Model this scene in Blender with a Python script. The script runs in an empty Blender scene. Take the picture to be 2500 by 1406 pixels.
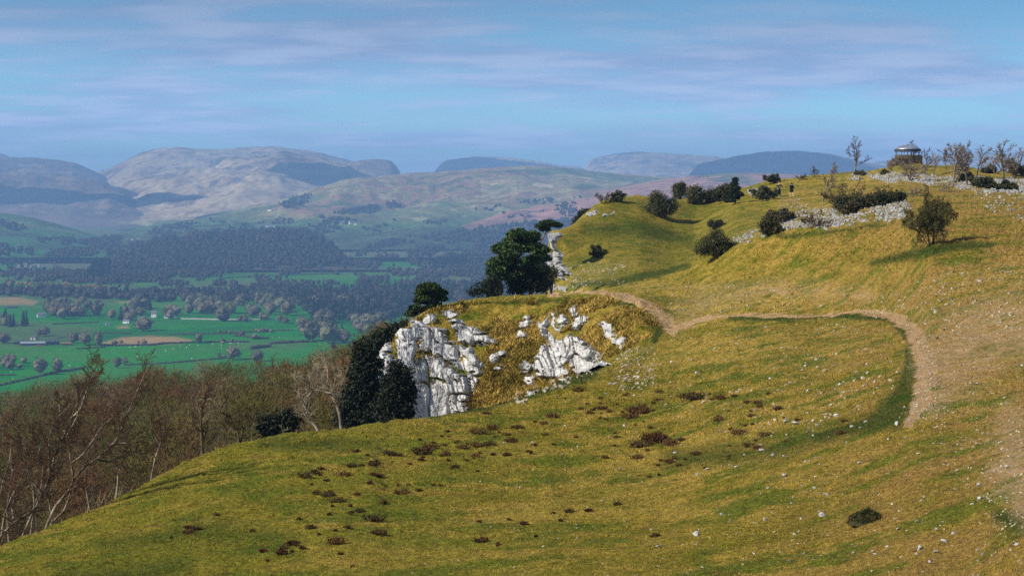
import bpy, bmesh, math, random
import numpy as np
from mathutils import Vector, Matrix

# ------------------------------------------------------------------ basics
F = 4665.0            # focal length in photograph pixels (2500 wide)
CX, HZ = 1250.0, 470.0
scene = bpy.context.scene
COL = scene.collection
rad = math.radians

SUN_EL, SUN_VEC = rad(35), Vector((-0.93, -0.37, 0)).normalized()
SUN_DIR = Vector((SUN_VEC.x*math.cos(SUN_EL), SUN_VEC.y*math.cos(SUN_EL), math.sin(SUN_EL)))

def RNG(s): return np.random.default_rng(s)

def tag(o, label=None, cat=None, group=None, kind=None):
    if label: o['label'] = label
    if cat: o['category'] = cat
    if group: o['group'] = group
    if kind: o['kind'] = kind
    return o

def mesh_np(name, V, faces, mat=None, smooth=False, attrs=None):
    """faces: list of integer arrays (M,3) / (M,4)"""
    me = bpy.data.meshes.new(name)
    V = np.asarray(V, np.float32)
    if not isinstance(faces, (list, tuple)): faces = [faces]
    faces = [np.asarray(f, np.int32) for f in faces if len(f)]
    me.vertices.add(len(V)); me.vertices.foreach_set('co', V.ravel())
    if faces:
        loops = np.concatenate([f.ravel() for f in faces])
        tot = np.concatenate([np.full(len(f), f.shape[1], np.int32) for f in faces])
        st = np.concatenate([[0], np.cumsum(tot)[:-1]]).astype(np.int32)
        me.loops.add(len(loops)); me.loops.foreach_set('vertex_index', loops)
        me.polygons.add(len(tot)); me.polygons.foreach_set('loop_start', st)
        me.polygons.foreach_set('use_smooth', np.full(len(tot), bool(smooth)))
    me.update(calc_edges=True)
    if attrs:
        for k, a in attrs.items():
            at = me.attributes.new(k, 'FLOAT', 'POINT')
            at.data.foreach_set('value', np.asarray(a, np.float32).ravel())
    if mat: me.materials.append(mat)
    return me

def link(name, me, parent=None, loc=(0, 0, 0), rz=0.0, sc=1.0):
    o = bpy.data.objects.new(name, me); COL.objects.link(o)
    o.location = loc; o.rotation_euler = (0, 0, rz)
    o.scale = (sc, sc, sc) if not hasattr(sc, '__len__') else sc
    if parent: o.parent = parent
    return o

def empty(name, loc=(0, 0, 0), rz=0.0, sc=1.0):
    return link(name, None, None, loc, rz, sc)

def copy_tree(o, parent=None):
    c = o.copy(); COL.objects.link(c)
    if parent: c.parent = parent
    for ch in list(o.children): copy_tree(ch, c)
    return c

# ------------------------------------------------------------------ noise
def _h(ix, iy, seed):
    h = (ix.astype(np.int64)*374761393 + iy.astype(np.int64)*668265263 + seed*1442695041) & 0xFFFFFFFF
    h = ((h ^ (h >> 13)) * 1274126177) & 0xFFFFFFFF
    h = ((h ^ (h >> 16)) * 2246822519) & 0xFFFFFFFF
    return ((h ^ (h >> 15)) & 0xFFFFFF) / float(0xFFFFFF)

def vn(x, y, seed=0):
    x = np.asarray(x, float); y = np.asarray(y, float)
    ix = np.floor(x); iy = np.floor(y); fx = x-ix; fy = y-iy
    fx = fx*fx*fx*(fx*(fx*6-15)+10); fy = fy*fy*fy*(fy*(fy*6-15)+10)
    a = _h(ix, iy, seed); b = _h(ix+1, iy, seed); c = _h(ix, iy+1, seed); d = _h(ix+1, iy+1, seed)
    return (a*(1-fx)+b*fx)*(1-fy) + (c*(1-fx)+d*fx)*fy

def fbm(x, y, o=4, seed=0, g=0.5):
    s = 0; a = 1; t = 0
    for i in range(o):
        s = s + a*(vn(x*2**i+i*17.3, y*2**i-i*9.1, seed+i)*2-1); t += a; a *= g
    return s/t

def ridged(x, y, o=4, seed=0):
    s = 0; a = 1; t = 0
    for i in range(o):
        s = s + a*(1-np.abs(vn(x*2**i+i*7.7, y*2**i+i*3.3, seed+i)*2-1)); t += a; a *= .5
    return s/t

def worley(x, y, seed=0):
    ix = np.floor(x); iy = np.floor(y)
    d1 = np.full(x.shape, 9.); d2 = np.full(x.shape, 9.); cid = np.zeros(x.shape); ox = np.zeros(x.shape); oy = np.zeros(x.shape)
    for i in (-1, 0, 1):
        for j in (-1, 0, 1):
            cx = ix+i; cy = iy+j
            px = cx+_h(cx, cy, seed)-x; py = cy+_h(cx, cy, seed+5)-y
            d = np.sqrt(px*px+py*py)
            n = d < d1
            d2 = np.where(n, d1, np.minimum(d2, d))
            cid = np.where(n, _h(cx, cy, seed+11), cid); ox = np.where(n, -px, ox); oy = np.where(n, -py, oy)
            d1 = np.where(n, d, d1)
    return d1, d2, cid, ox, oy

def sdf_poly(px, py, poly):
    """signed distance, positive inside"""
    P = np.asarray(poly, float); n = len(P)
    d = np.full(np.shape(px), 1e9); ins = np.zeros(np.shape(px), bool)
    for i in range(n):
        a = P[i]; b = P[(i+1) % n]; e = b-a; L = max(e@e, 1e-9)
        t = np.clip(((px-a[0])*e[0]+(py-a[1])*e[1])/L, 0, 1)
        d = np.minimum(d, np.hypot(px-a[0]-t*e[0], py-a[1]-t*e[1]))
        c = (a[1] > py) != (b[1] > py)
        with np.errstate(divide='ignore', invalid='ignore'):
            xi = a[0]+(py-a[1])*e[0]/(e[1] if abs(e[1]) > 1e-9 else 1e-9)
        ins ^= c & (px < xi)
    return np.where(ins, d, -d)

def stroke(px, py, pts):
    """1 inside a stroke of points (x,y,halfwidth), soft edge; returns signed normalised distance 1-d/w"""
    best = np.full(np.shape(px), -9.)
    for a, b in zip(pts[:-1], pts[1:]):
        ax, ay, aw = a; bx, by, bw = b; ex, ey = bx-ax, by-ay
        t = np.clip(((px-ax)*ex+(py-ay)*ey)/(ex*ex+ey*ey+1e-9), 0, 1)
        w = aw+(bw-aw)*t
        best = np.maximum(best, 1-np.hypot(px-ax-t*ex, py-ay-t*ey)/w)
    return best

sstep = lambda a, b, x: (lambda t: t*t*(3-2*t))(np.clip((x-a)/(b-a), 0, 1))

def W(px, py, Y):
    return np.array([(px-CX)/F*Y, Y, -(py-HZ)/F*Y])

# ------------------------------------------------------------------ materials
class G:
    """small node-graph helper"""
    def __init__(s, name, rough=0.9, spec=0.2):
        s.m = bpy.data.materials.new(name); s.m.use_nodes = True
        s.t = s.m.node_tree; s.b = s.t.nodes['Principled BSDF']
        s.b.inputs['Roughness'].default_value = rough
        s.b.inputs['Specular IOR Level'].default_value = spec
        s._tc = None
    def n(s, typ, **kw):
        nd = s.t.nodes.new(typ)
        for k, v in kw.items(): setattr(nd, k, v)
        return nd
    def set(s, nd, i, v):
        if isinstance(v, bpy.types.NodeSocket): s.t.links.new(v, nd.inputs[i])
        elif v is not None:
            nd.inputs[i].default_value = v
    @property
    def co(s):
        if s._tc is None: s._tc = s.n('ShaderNodeTexCoord')
        return s._tc.outputs['Object']
    def pos(s): return s.n('ShaderNodeNewGeometry').outputs['Position']
    def noise(s, scale, detail=4, rough=0.55, vec=None, stretch=None):
        v = vec if vec is not None else s.co
        if stretch:
            mp = s.n('ShaderNodeMapping'); s.set(mp, 'Vector', v); mp.inputs['Scale'].default_value = stretch; v = mp.outputs[0]
        nd = s.n('ShaderNodeTexNoise'); s.set(nd, 'Vector', v)
        nd.inputs['Scale'].default_value = scale; nd.inputs['Detail'].default_value = detail; nd.inputs['Roughness'].default_value = rough
        return nd.outputs[0]
    def vor(s, scale, vec=None, out='Distance', feature='F1', stretch=None):
        v = vec if vec is not None else s.co
        if stretch:
            mp = s.n('ShaderNodeMapping'); s.set(mp, 'Vector', v); mp.inputs['Scale'].default_value = stretch; v = mp.outputs[0]
        nd = s.n('ShaderNodeTexVoronoi', feature=feature); s.set(nd, 'Vector', v); nd.inputs['Scale'].default_value = scale
        return nd.outputs[out]
    def attr(s, name):
        nd = s.n('ShaderNodeAttribute'); nd.attribute_name = name
        return nd.outputs['Fac']
    def math(s, op, a, b=None, clamp=False):
        nd = s.n('ShaderNodeMath', operation=op, use_clamp=clamp); s.set(nd, 0, a); s.set(nd, 1, b)
        return nd.outputs[0]
    def mr(s, v, a, b, c=0., d=1.):
        nd = s.n('ShaderNodeMapRange', interpolation_type='SMOOTHSTEP'); s.set(nd, 0, v)
        for i, x in enumerate((a, b, c, d)): nd.inputs[i+1].default_value = x
        return nd.outputs[0]
    def mix(s, f, a, b, blend='MIX'):
        nd = s.n('ShaderNodeMix', data_type='RGBA', blend_type=blend)
        s.set(nd, 0, f)
        for i, v in ((6, a), (7, b)):
            if isinstance(v, (tuple, list)): v = (*v[:3], 1)
            s.set(nd, i, v)
        return nd.outputs[2]
    def mul(s, col, v):          # colour * scalar socket
        nd = s.n('ShaderNodeVectorMath', operation='SCALE'); s.set(nd, 0, col); s.set(nd, 'Scale', v)
        return nd.outputs[0]
    def bump(s, h, strength=0.5, dist=0.1):
        nd = s.n('ShaderNodeBump'); nd.inputs['Strength'].default_value = strength; nd.inputs['Distance'].default_value = dist
        s.set(nd, 'Height', h); s.t.links.new(nd.outputs[0], s.b.inputs['Normal'])
    def out(s, col):
        s.set(s.b, 'Base Color', (*col[:3], 1) if isinstance(col, (tuple, list)) else col)
        return s.m
    def rnd(s): return s.n('ShaderNodeObjectInfo').outputs['Random']
    def ramp(s, v, stops, interp='LINEAR'):
        nd = s.n('ShaderNodeValToRGB'); s.set(nd, 0, v); cr = nd.color_ramp; cr.interpolation = interp
        while len(cr.elements) < len(stops): cr.elements.new(0.5)
        for e, (p, c) in zip(cr.elements, stops): e.position = p; e.color = (*c, 1)
        return nd.outputs[0]

def simple(name, col, rough=0.8, spec=0.2, var=0.25, scale=3.0, metal=0.0):
    g = G(name, rough, spec); g.b.inputs['Metallic'].default_value = metal
    n = g.mr(g.noise(scale), .3, .7, 1-var, 1+var)
    return g.out(g.mul(g.mix(0.0, col, col), n))

STRAW = (.395, .268, .046); OLIVE = (.205, .168, .013); GREEN = (.130, .150, .011); BROWN = (.20, .115, .028)

def turf_colour(g):
    """dry spring limestone turf: straw, olive and green in patches, the same field for ground and blades"""
    P = g.pos()
    a = g.noise(.16, 5, .6, P); b = g.noise(.9, 4, .6, P)
    t = g.math('ADD', g.math('MULTIPLY', a, .6), g.math('MULTIPLY', b, .4))
    c = g.mix(g.mr(t, .38, .60), STRAW, OLIVE)
    dry = g.math('MULTIPLY', g.attr('dry'), g.mr(g.noise(.35, 5, .65, P), .30, .62))
    c = g.mix(dry, c, (.34, .205, .052))
    c = g.mix(g.math('MULTIPLY', g.attr('lush'), g.mr(g.noise(.3, 5, .65, P), .30, .62)), c, (.195, .185, .014))
    c = g.mix(g.mr(g.noise(.45, 5, .62, P), .50, .62, 0, .9), c, GREEN)
    c = g.mix(g.mr(g.noise(.7, 5, .65, P, (1, 1, 1.7)), .60, .72, 0, .6), c, BROWN)
    return c, P

def make_ground():
    g = G('hillside_turf', .95, .1)
    c, P = turf_colour(g)
    c = g.mix(g.attr('green'), c, (.036, .066, .006))
    c = g.mix(g.attr('ochre'), c, g.mix(g.mr(g.noise(1.3, 4, .6, P), .38, .62), (.42, .28, .06), (.19, .13, .022)))
    fine = g.noise(5.5, 6, .75, P)
    c = g.mul(c, g.mr(fine, .30, .70, .55, 1.38))
    c = g.mul(c, g.mr(g.noise(15, 4, .75, P), .34, .62, .55, 1.25))
    c = g.mix(g.mr(g.noise(2.6, 6, .75, P), .56, .68, 0, .7), c, (.075, .062, .010))
    # stony ground: pale limestone chips showing through the turf
    chips = g.mr(g.vor(5.5, P), .20, .34, 1, 0)
    patch = g.mr(g.noise(1.1, 4, .65, P), .36, .62)
    st = g.math('MULTIPLY', g.attr('stony'), g.math('MULTIPLY', chips, patch))
    c = g.mix(st, c, (.42, .37, .29))
    dirt = g.mul(g.mix(g.noise(2.2, 5, .7, P), (.32, .195, .085), (.58, .39, .20)), g.mr(g.noise(9, 5, .8, P), .3, .7, .55, 1.3))
    pe = g.math('ADD', g.attr('path'), g.math('MULTIPLY', g.math('SUBTRACT', g.noise(1.3, 6, .75, P), .5), 1.5))
    c = g.mix(g.mr(pe, .35, .62), c, dirt)
    wn = g.math('MULTIPLY', g.attr('worn'), g.mr(g.noise(1.0, 6, .75, P), .36, .58))
    c = g.mix(wn, c, dirt)
    lit = g.mix(g.noise(.8, 5, .6, P), (.032, .022, .011), (.065, .045, .018))
    c = g.mix(g.attr('litter'), c, lit)
    g.bump(g.math('ADD', fine, g.math('MULTIPLY', g.noise(1.6, 4, .6, P), 1.2)), 1.0, .22)
    return g.out(c)

def make_blade():
    g = G('turf_blades', .8, .15)
    c, P = turf_colour(g)
    c = g.mix(g.attr('green'), c, (.036, .066, .006))
    c = g.mul(c, g.mr(g.attr('tone'), 0, 1, .25, 1.5))
    return g.out(c)

def make_rock(name='limestone', grey=1.0):
    g = G(name, .88, .2); P = g.pos()
    c = g.mix(g.mr(g.noise(1.6, 6, .7, P), .34, .62), (.34*grey, .33*grey, .31*grey), (.62*grey, .605*grey, .575*grey))
    c = g.mix(g.mr(g.noise(.9, 6, .7, P, (2.6, 2.6, .35)), .52, .66, 0, .8), c, (.22, .21, .19))
    c = g.mix(g.mr(g.vor(1.7, P, 'Distance', 'DISTANCE_TO_EDGE', (1.6, 1.6, .55)), .0, .030, .7, 0), c, (.10, .09, .075))
    c = g.mix(g.mr(g.noise(3.0, 5, .7, P), .60, .70, 0, .6), c, (.25, .19, .09))
    g.bump(g.noise(6, 6, .7, P), .8, .08)
    return g.out(c)

def make_twig(name, cols):
    g = G(name, .85, .15)
    n = len(cols)
    c = g.ramp(g.rnd(), [(i/(n-1), k) for i, k in enumerate(cols)])
    c = g.mul(c, g.mr(g.noise(1.2, 3), .3, .7, .7, 1.3))
    return g.out(c)

def make_leaf(name, a, b, scale=2.0, trans=.0):
    g = G(name, .7, .2)
    c = g.mix(g.mr(g.noise(scale, 3), .35, .65), a, b)
    c = g.mul(c, g.mr(g.rnd(), 0, 1, .8, 1.2))
    return g.out(c)

def make_bark(name, a, b):
    g = G(name, .9, .15)
    c = g.mix(g.mr(g.noise(5, 5, .7, None, (1, 1, .35)), .38, .62), a, b)
    g.bump(g.noise(12, 4, .7, None, (1, 1, .3)), .6, .02)
    return g.out(c)

M = dict(
    ground=make_ground(), blade=make_blade(), rock=make_rock(), scree=make_rock('limestone_rubble', .70), stone=make_rock('field_stone', .80), chips=simple('limestone_chips', (.34, .285, .205), .9, .1, .5, 9.0), scrub=make_leaf('dry_scrub', (.045, .036, .018), (.10, .078, .034)),
    bark_pale=make_bark('pale_bark', (.29, .24, .185), (.06, .043, .03)),
    bark_dark=make_bark('dark_bark', (.14, .10, .065), (.05, .038, .026)),
    bark_pine=make_bark('pine_bark', (.32, .19, .10), (.12, .075, .045)),
    twig_birch=make_twig('birch_twigs', [(.085, .048, .03), (.11, .065, .036)]),
    twig_wood=make_twig('wood_twigs', [(.115, .050, .022), (.15, .078, .028), (.115, .084, .022), (.085, .088, .012), (.13, .078, .034), (.22, .17, .085)]),
    twig_pale=make_twig('lichened_twigs', [(.30, .26, .17), (.24, .20, .13)]),
    twig_grey=make_twig('grey_twigs', [(.20, .16, .125), (.15, .12, .09)]),
    twig_dark=make_twig('hawthorn_twigs', [(.075, .05, .03), (.10, .07, .04)]),
    bud=make_leaf('opening_buds', (.085, .095, .009), (.13, .105, .012)),
    needle=make_leaf('pine_needles', (.018, .048, .012), (.055, .085, .016)),
    yew=make_leaf('yew_foliage', (.007, .012, .005), (.020, .026, .008)),
    juniper=make_leaf('juniper_foliage', (.018, .026, .009), (.085, .078, .028)),
    thorn=make_leaf('thorn_foliage', (.03, .034, .010), (.065, .06, .014)),
    heather=make_twig('heather_twigs', [(.075, .032, .016), (.15, .066, .026), (.11, .070, .024), (.065, .042, .02), (.18, .095, .04)]),
    moss=make_leaf('moss', (.022, .028, .007), (.055, .046, .012), 6),
    white=simple('white_render', (.80, .79, .76), .8, .2, .05),
    grey_stone=simple('grey_stone', (.36, .34, .32), .9, .2, .3),
    slate=simple('slate_roof', (.12, .12, .135), .6, .4, .2),
    dark_sheet=simple('dark_sheeting', (.055, .06, .075), .5, .4, .2),
    grey_sheet=simple('grey_sheeting', (.24, .26, .30), .45, .5, .15),
    rust=simple('rusty_roof', (.22, .09, .06), .8, .2, .3),
    red=simple('red_paint', (.55, .02, .015), .4, .5, .05),
    glass=simple('window_glass', (.03, .035, .045), .15, .6, .05),
    rubber=simple('rubber', (.03, .03, .03), .8, .2, .1),
    wool=simple('wool', (.72, .69, .60), .95, .1, .1),
    skin=simple('skin', (.60, .36, .26), .6, .3, .05),
    navy=simple('navy_fabric', (.012, .014, .03), .9, .1, .1),
    black=simple('black_fabric', (.012, .012, .014), .9, .1, .1),
    maroon=simple('maroon_fabric', (.035, .012, .014), .9, .1, .1),
    pale_cloth=simple('pale_fabric', (.62, .55, .60), .9, .1, .1),
    hair=simple('brown_hair', (.10, .055, .03), .8, .2, .2),
    hair_dark=simple('dark_hair', (.02, .017, .015), .8, .2, .2),
    shoe=simple('white_shoe', (.75, .75, .75), .6, .3, .05),
    metal=simple('weathered_aluminium', (.52, .53, .56), .38, .5, .2, 1.5, .85),
    iron=simple('dark_iron', (.03, .035, .045), .6, .4, .1),
)
# ------------------------------------------------------------------ terrain sheets
def pchip(S, Nn, per):
    """S: [C,N] node values; returns [C,rows] monotone cubic with per[i] rows in segment i"""
    d = np.diff(S, axis=1)
    m = np.zeros_like(S)
    a, b = d[:, :-1], d[:, 1:]
    with np.errstate(divide='ignore', invalid='ignore'):
        h = np.where(a*b > 0, 2*a*b/(a+b), 0)
    m[:, 1:-1] = h; m[:, 0] = d[:, 0]; m[:, -1] = d[:, -1]
    out = []
    for i in range(Nn-1):
        t = np.linspace(0, 1, per[i], endpoint=False)[None, :]
        p0 = S[:, i:i+1]; p1 = S[:, i+1:i+2]; m0 = m[:, i:i+1]; m1 = m[:, i+1:i+2]
        out.append((2*t**3-3*t**2+1)*p0+(t**3-2*t**2+t)*m0+(-2*t**3+3*t**2)*p1+(t**3-t**2)*m1)
    out.append(S[:, -1:])
    return np.concatenate(out, 1)

class Sheet:
    """ground laid out as fans of rows: column = a bearing from the viewpoint, row = distance"""
    def __init__(s, px, Y, Z):
        s.px = px; s.dpx = px[1]-px[0]; s.Y = Y; s.Z = Z
        s.X = (px[:, None]-CX)/F*Y
        s.finish()
    def finish(s):
        s.PY = HZ-s.Z/s.Y*F
        s.cm = np.minimum.accumulate(s.PY, axis=1)
    def hit(s, px, py, rmin=0):
        """first visible ground point behind pixel (px,py): returns (N,3), ok"""
        px = np.atleast_1d(np.asarray(px, float)); py = np.atleast_1d(np.asarray(py, float))
        c = np.clip(np.round((px-s.px[0])/s.dpx).astype(int), 0, len(s.px)-1)
        P = np.zeros((len(px), 3)); ok = np.zeros(len(px), bool)
        for k in range(0, len(px), 8000):
            cc = c[k:k+8000]; q = py[k:k+8000]
            if rmin:
                mk = np.minimum.accumulate(s.PY[cc][:, rmin:], axis=1) <= q[:, None]
                r = mk.argmax(1); o = mk.any(1) & (r > 0); r = r+rmin
            else:
                mk = s.cm[cc] <= q[:, None]
                r = mk.argmax(1); o = mk.any(1) & (r > 0)
            r1 = np.maximum(r, 1); r0 = r1-1
            p0 = s.PY[cc, r0]; p1 = s.PY[cc, r1]
            t = np.clip((p0-q)/np.where(np.abs(p0-p1) < 1e-6, 1, p0-p1), 0, 1)
            Y = s.Y[cc, r0]+(s.Y[cc, r1]-s.Y[cc, r0])*t
            Z = s.Z[cc, r0]+(s.Z[cc, r1]-s.Z[cc, r0])*t
            P[k:k+8000] = np.stack([(px[k:k+8000]-CX)/F*Y, Y, Z], 1); ok[k:k+8000] = o
        return P, ok
    def at(s, px, Y):
        """ground height on bearing px at distance Y"""
        px = np.atleast_1d(np.asarray(px, float)); Y = np.atleast_1d(np.asarray(Y, float)); out = np.zeros(len(px))
        for i, (a, y) in enumerate(zip(px, Y)):
            c = int(np.clip(round((a-s.px[0])/s.dpx), 0, len(s.px)-1))
            out[i] = np.interp(y, s.Y[c], s.Z[c])
        return np.stack([(px-CX)/F*Y, Y, out], 1)
    def mesh(s, name, mat, attrs=None):
        C, R = s.Y.shape
        V = np.stack([s.X, s.Y, s.Z], -1).reshape(-1, 3)
        i = np.arange(C*R).reshape(C, R)
        f = np.stack([i[:-1, :-1], i[1:, :-1], i[1:, 1:], i[:-1, 1:]], -1).reshape(-1, 4)
        return mesh_np(name, V, f, mat, True, attrs)

# nodes: A0 A1 M A2 H2 Bb Bm Bc H3 E H4 Cm G H5 End ; ('p', Y, py) on a sight line, ('z', Y, z) by height
p = lambda Y, py: (Y, -(py-HZ)/F*Y)
z = lambda Y, zz: (Y, zz)
END = z(1200, -205)
A0 = z(8, -3.0)
def woodcol(up=0.0):
    e = (6.5-up*.5)*(.15+.06*up)
    return [z(110, -28+up), z(150, -31+up), z(190, -34+up), z(260, -39+up+e*.3), z(330, -45+up+e*.6), z(400, -50+up+e), z(480, -57+up+e), z(580, -72+up+e), z(800, -126), END]
COLS = {
 -1500: [A0, p(36, 1900), p(40, 1860), p(44, 1800), z(56, -20)] + woodcol(-3),
 -600: [A0, p(40, 1600), p(44, 1560), p(48, 1500), z(60, -18)] + woodcol(-2),
 0: [A0, p(43, 1406), p(47, 1368), p(51, 1330), z(62, -17)] + woodcol(0),
 240: [A0, p(42, 1406), p(48, 1318), p(56, 1237), z(68, -16.5)] + woodcol(2.5),
 400: [A0, p(41.5, 1406), p(50, 1270), p(60, 1155), z(73, -16)] + woodcol(4.5),
 530: [A0, p(41, 1406), p(51, 1235), p(64, 1098), z(78, -15.5)] + woodcol(6),
 590: [A0, p(41, 1406), p(52, 1215), p(66, 1077), z(80, -15.3)] + woodcol(7),
 700: [A0, p(40.5, 1406), p(53, 1190), p(67, 1060), z(82, -15), z(112, -20), z(150, -24), z(190, -27.5), z(260, -32), z(330, -36), z(400, -40.5), z(450, -45), z(540, -58), z(800, -124), END],
 830: [A0, p(40, 1406), p(54, 1178), p(69, 1049), z(84, -14.5), z(112, -18), z(122, -19.5), z(140, -21.5), z(230, -27.5), z(300, -30), z(370, -35), z(430, -40), z(520, -52), z(800, -124), END],
 885: [A0, p(40, 1406), p(54, 1175), p(70, 1038), z(85, -14.5), z(113, -17.5), z(121, -18.5), z(130, -19.5), z(215, -25), z(285, -28.5), z(360, -34), z(425, -39.5), z(510, -51), z(800, -124), END],
 905: [A0, p(40, 1406), p(54, 1175), p(70, 1035), z(85, -14.5), z(113, -16.6), p(118, 965), p(120.5, 905), z(135, -16), z(275, -27.5), z(350, -33.5), z(420, -39), z(505, -50.5), z(800, -124), END],
 950: [A0, p(40, 1406), p(55, 1175), p(71, 1030), z(86, -14.4), z(114.5, -16), p(119, 940), p(124, 843), z(140, -13.5), z(262, -25.5), z(345, -33), z(415, -38.5), z(500, -50), z(800, -124), END],
 1000: [A0, p(40, 1406), p(55, 1175), p(72, 1024), z(87, -14.2), z(116, -15.6), p(121, 905), p(127, 790), z(146, -11.5), z(245, -22.5), z(335, -31), z(410, -37.5), z(490, -49), z(800, -124), END],
 1045: [A0, p(40, 1406), p(55, 1175), p(73, 1018), z(88, -14), z(117, -15.3), p(122.5, 885), p(130, 753), z(155, -10.6), z(235, -20), z(320, -28.5), z(400, -37), z(480, -48.5), z(800, -124), END],
 1130: [A0, p(39.5, 1406), p(55.5, 1173), p(75, 1005), z(90, -13.6), p(118, 1040), p(124, 870), p(133, 736), z(165, -9.9), z(225, -15.5), z(300, -26), z(380, -36), z(470, -48), z(800, -123), END],
 1250: [A0, p(39, 1406), p(56, 1170), p(79, 983), z(92, -12.2), p(118, 985), p(124, 856), p(134, 728), z(168, -9.5), z(215, -12.6), z(290, -24), z(370, -34), z(460, -47), z(800, -122), END],
 1322: [A0, p(38.5, 1406), p(57, 1155), p(83, 960), p(95, 962), p(117, 950), p(123, 846), p(133, 724), z(165, -9.2), z(205, -11.6), z(280, -23), z(360, -33), z(450, -46), z(800, -122), END],
 1334: [A0, p(38.4, 1406), p(57, 1152), p(84, 956), p(95.5, 956), p(116.5, 944), p(122.5, 845), p(132.6, 723), z(160, -9.0), p(190, 722), p(198, 700), p(206, 645), p(219, 566), z(240, -10), END],
 1392: [A0, p(38, 1406), p(58, 1145), p(86, 936), p(96, 934), p(115, 924), p(121, 836), p(131, 721), z(148, -8.3), p(184, 714), p(195, 676), p(207, 625), p(225, 548), z(248, -9), END],
 1430: [A0, p(38, 1406), p(58.5, 1135), p(88, 925), p(97, 920), p(114, 905), p(120, 828), p(129.5, 720), z(143, -7.8), p(170, 711), p(187, 684), p(210, 606), p(233, 519), z(256, -7.5), END],
 1480: [A0, p(37.8, 1406), p(59, 1128), p(90, 908), p(98, 900), p(112, 880), p(118, 812), p(128, 719), p(138, 716), p(155, 706), p(178, 680), p(212, 588), p(241, 489), z(275, -5.5), END],
 1560: [A0, p(37.5, 1406), p(60, 1110), p(98, 872), p(102, 860), p(109, 838), p(115, 795), p(124, 735), p(132, 714), p(148, 692), z(170, -7.7), p(213, 582), p(249, 481), z(290, -4), END],
 1640: [A0, p(37, 1406), p(62, 1080), p(108, 815), p(111.5, 819), p(114.5, 808), p(118, 790), p(123, 762), p(130, 728), p(147, 668), z(165, -8.1), p(217, 590), p(259, 489), z(305, -4.5), END],
 1700: [A0, p(36.6, 1406), p(61.5, 1066), p(109, 796), p(112.5, 801), p(116, 785), p(121, 763), p(126, 738), p(133, 703), p(146, 640), z(165, -7.7), p(224, 570), p(268, 479), z(315, -3), END],
 1800: [A0, p(36, 1406), p(60, 1050), p(110, 772), p(113, 774), p(116, 757), p(120, 735), p(126, 703), p(132, 663), p(140, 590), z(160, -5.3), p(220, 522), p(281, 464), z(335, -2), END],
 1900: [A0, p(35.6, 1406), p(57, 1050), p(107, 772), p(110, 773), p(113, 757), p(117, 733), p(122, 700), p(128, 655), p(137, 562), z(158, -3.7), p(222, 502), p(292, 442), z(350, 0), END],
 2000: [A0, p(35, 1406), p(54, 1050), p(104, 776), p(107, 774), p(110, 757), p(113, 735), p(117, 700), p(122, 650), p(134, 540), p(160, 535), p(226, 490), p(300, 430), z(360, .8), END],
 2110: [A0, p(34, 1406), p(51, 1050), p(98, 762), p(101, 765), p(103, 750), p(107, 720), p(111, 685), p(117, 630), p(132, 522), p(165, 500), p(232, 464), p(306, 423), z(360, 1.5), END],
 2200: [A0, p(33, 1406), p(48, 1055), p(84, 790), p(87, 776), p(90, 757), p(94, 722), p(99, 680), p(108, 612), p(132, 507), p(170, 482), p(234, 446), p(310, 405), z(365, 2), END],
 2270: [A0, p(32, 1406), p(46, 1060), p(72, 815), p(76, 782), p(80, 747), p(86, 695), p(92, 628), p(99, 585), p(130, 505), p(170, 475), p(232, 446), p(312, 403), z(365, 2), END],
 2350: [A0, p(31, 1406), p(45, 1060), p(68, 825), p(73, 780), p(78, 738), p(84, 685), p(92, 615), p(101, 572), p(131, 502), p(171, 471), p(230, 446), p(306, 411), z(362, 2), END],
 2500: [A0, p(28, 1406), p(42, 1060), p(62, 840), p(68, 780), p(74, 722), p(82, 662), p(92, 600), p(105, 550), p(135, 496), p(175, 466), p(226, 446), p(300, 424), z(355, 1.5), END],
 3000: [A0, p(24, 1300), p(38, 1000), p(58, 800), p(65, 740), p(72, 690), p(80, 640), p(91, 580), p(105, 530), p(135, 485), p(175, 455), p(226, 438), p(300, 424), z(355, 1.5), END],
 4000: [A0, p(20, 1200), p(34, 940), p(54, 760), p(62, 700), p(70, 655), p(80, 605), p(91, 550), p(105, 505), p(135, 465), p(175, 440), p(226, 428), p(300, 420), z(355, 1.5), END],
}
NEAR_PER = [14, 170, 150, 14, 16, 80, 80, 14, 30, 16, 30, 60, 12, 16]
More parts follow.
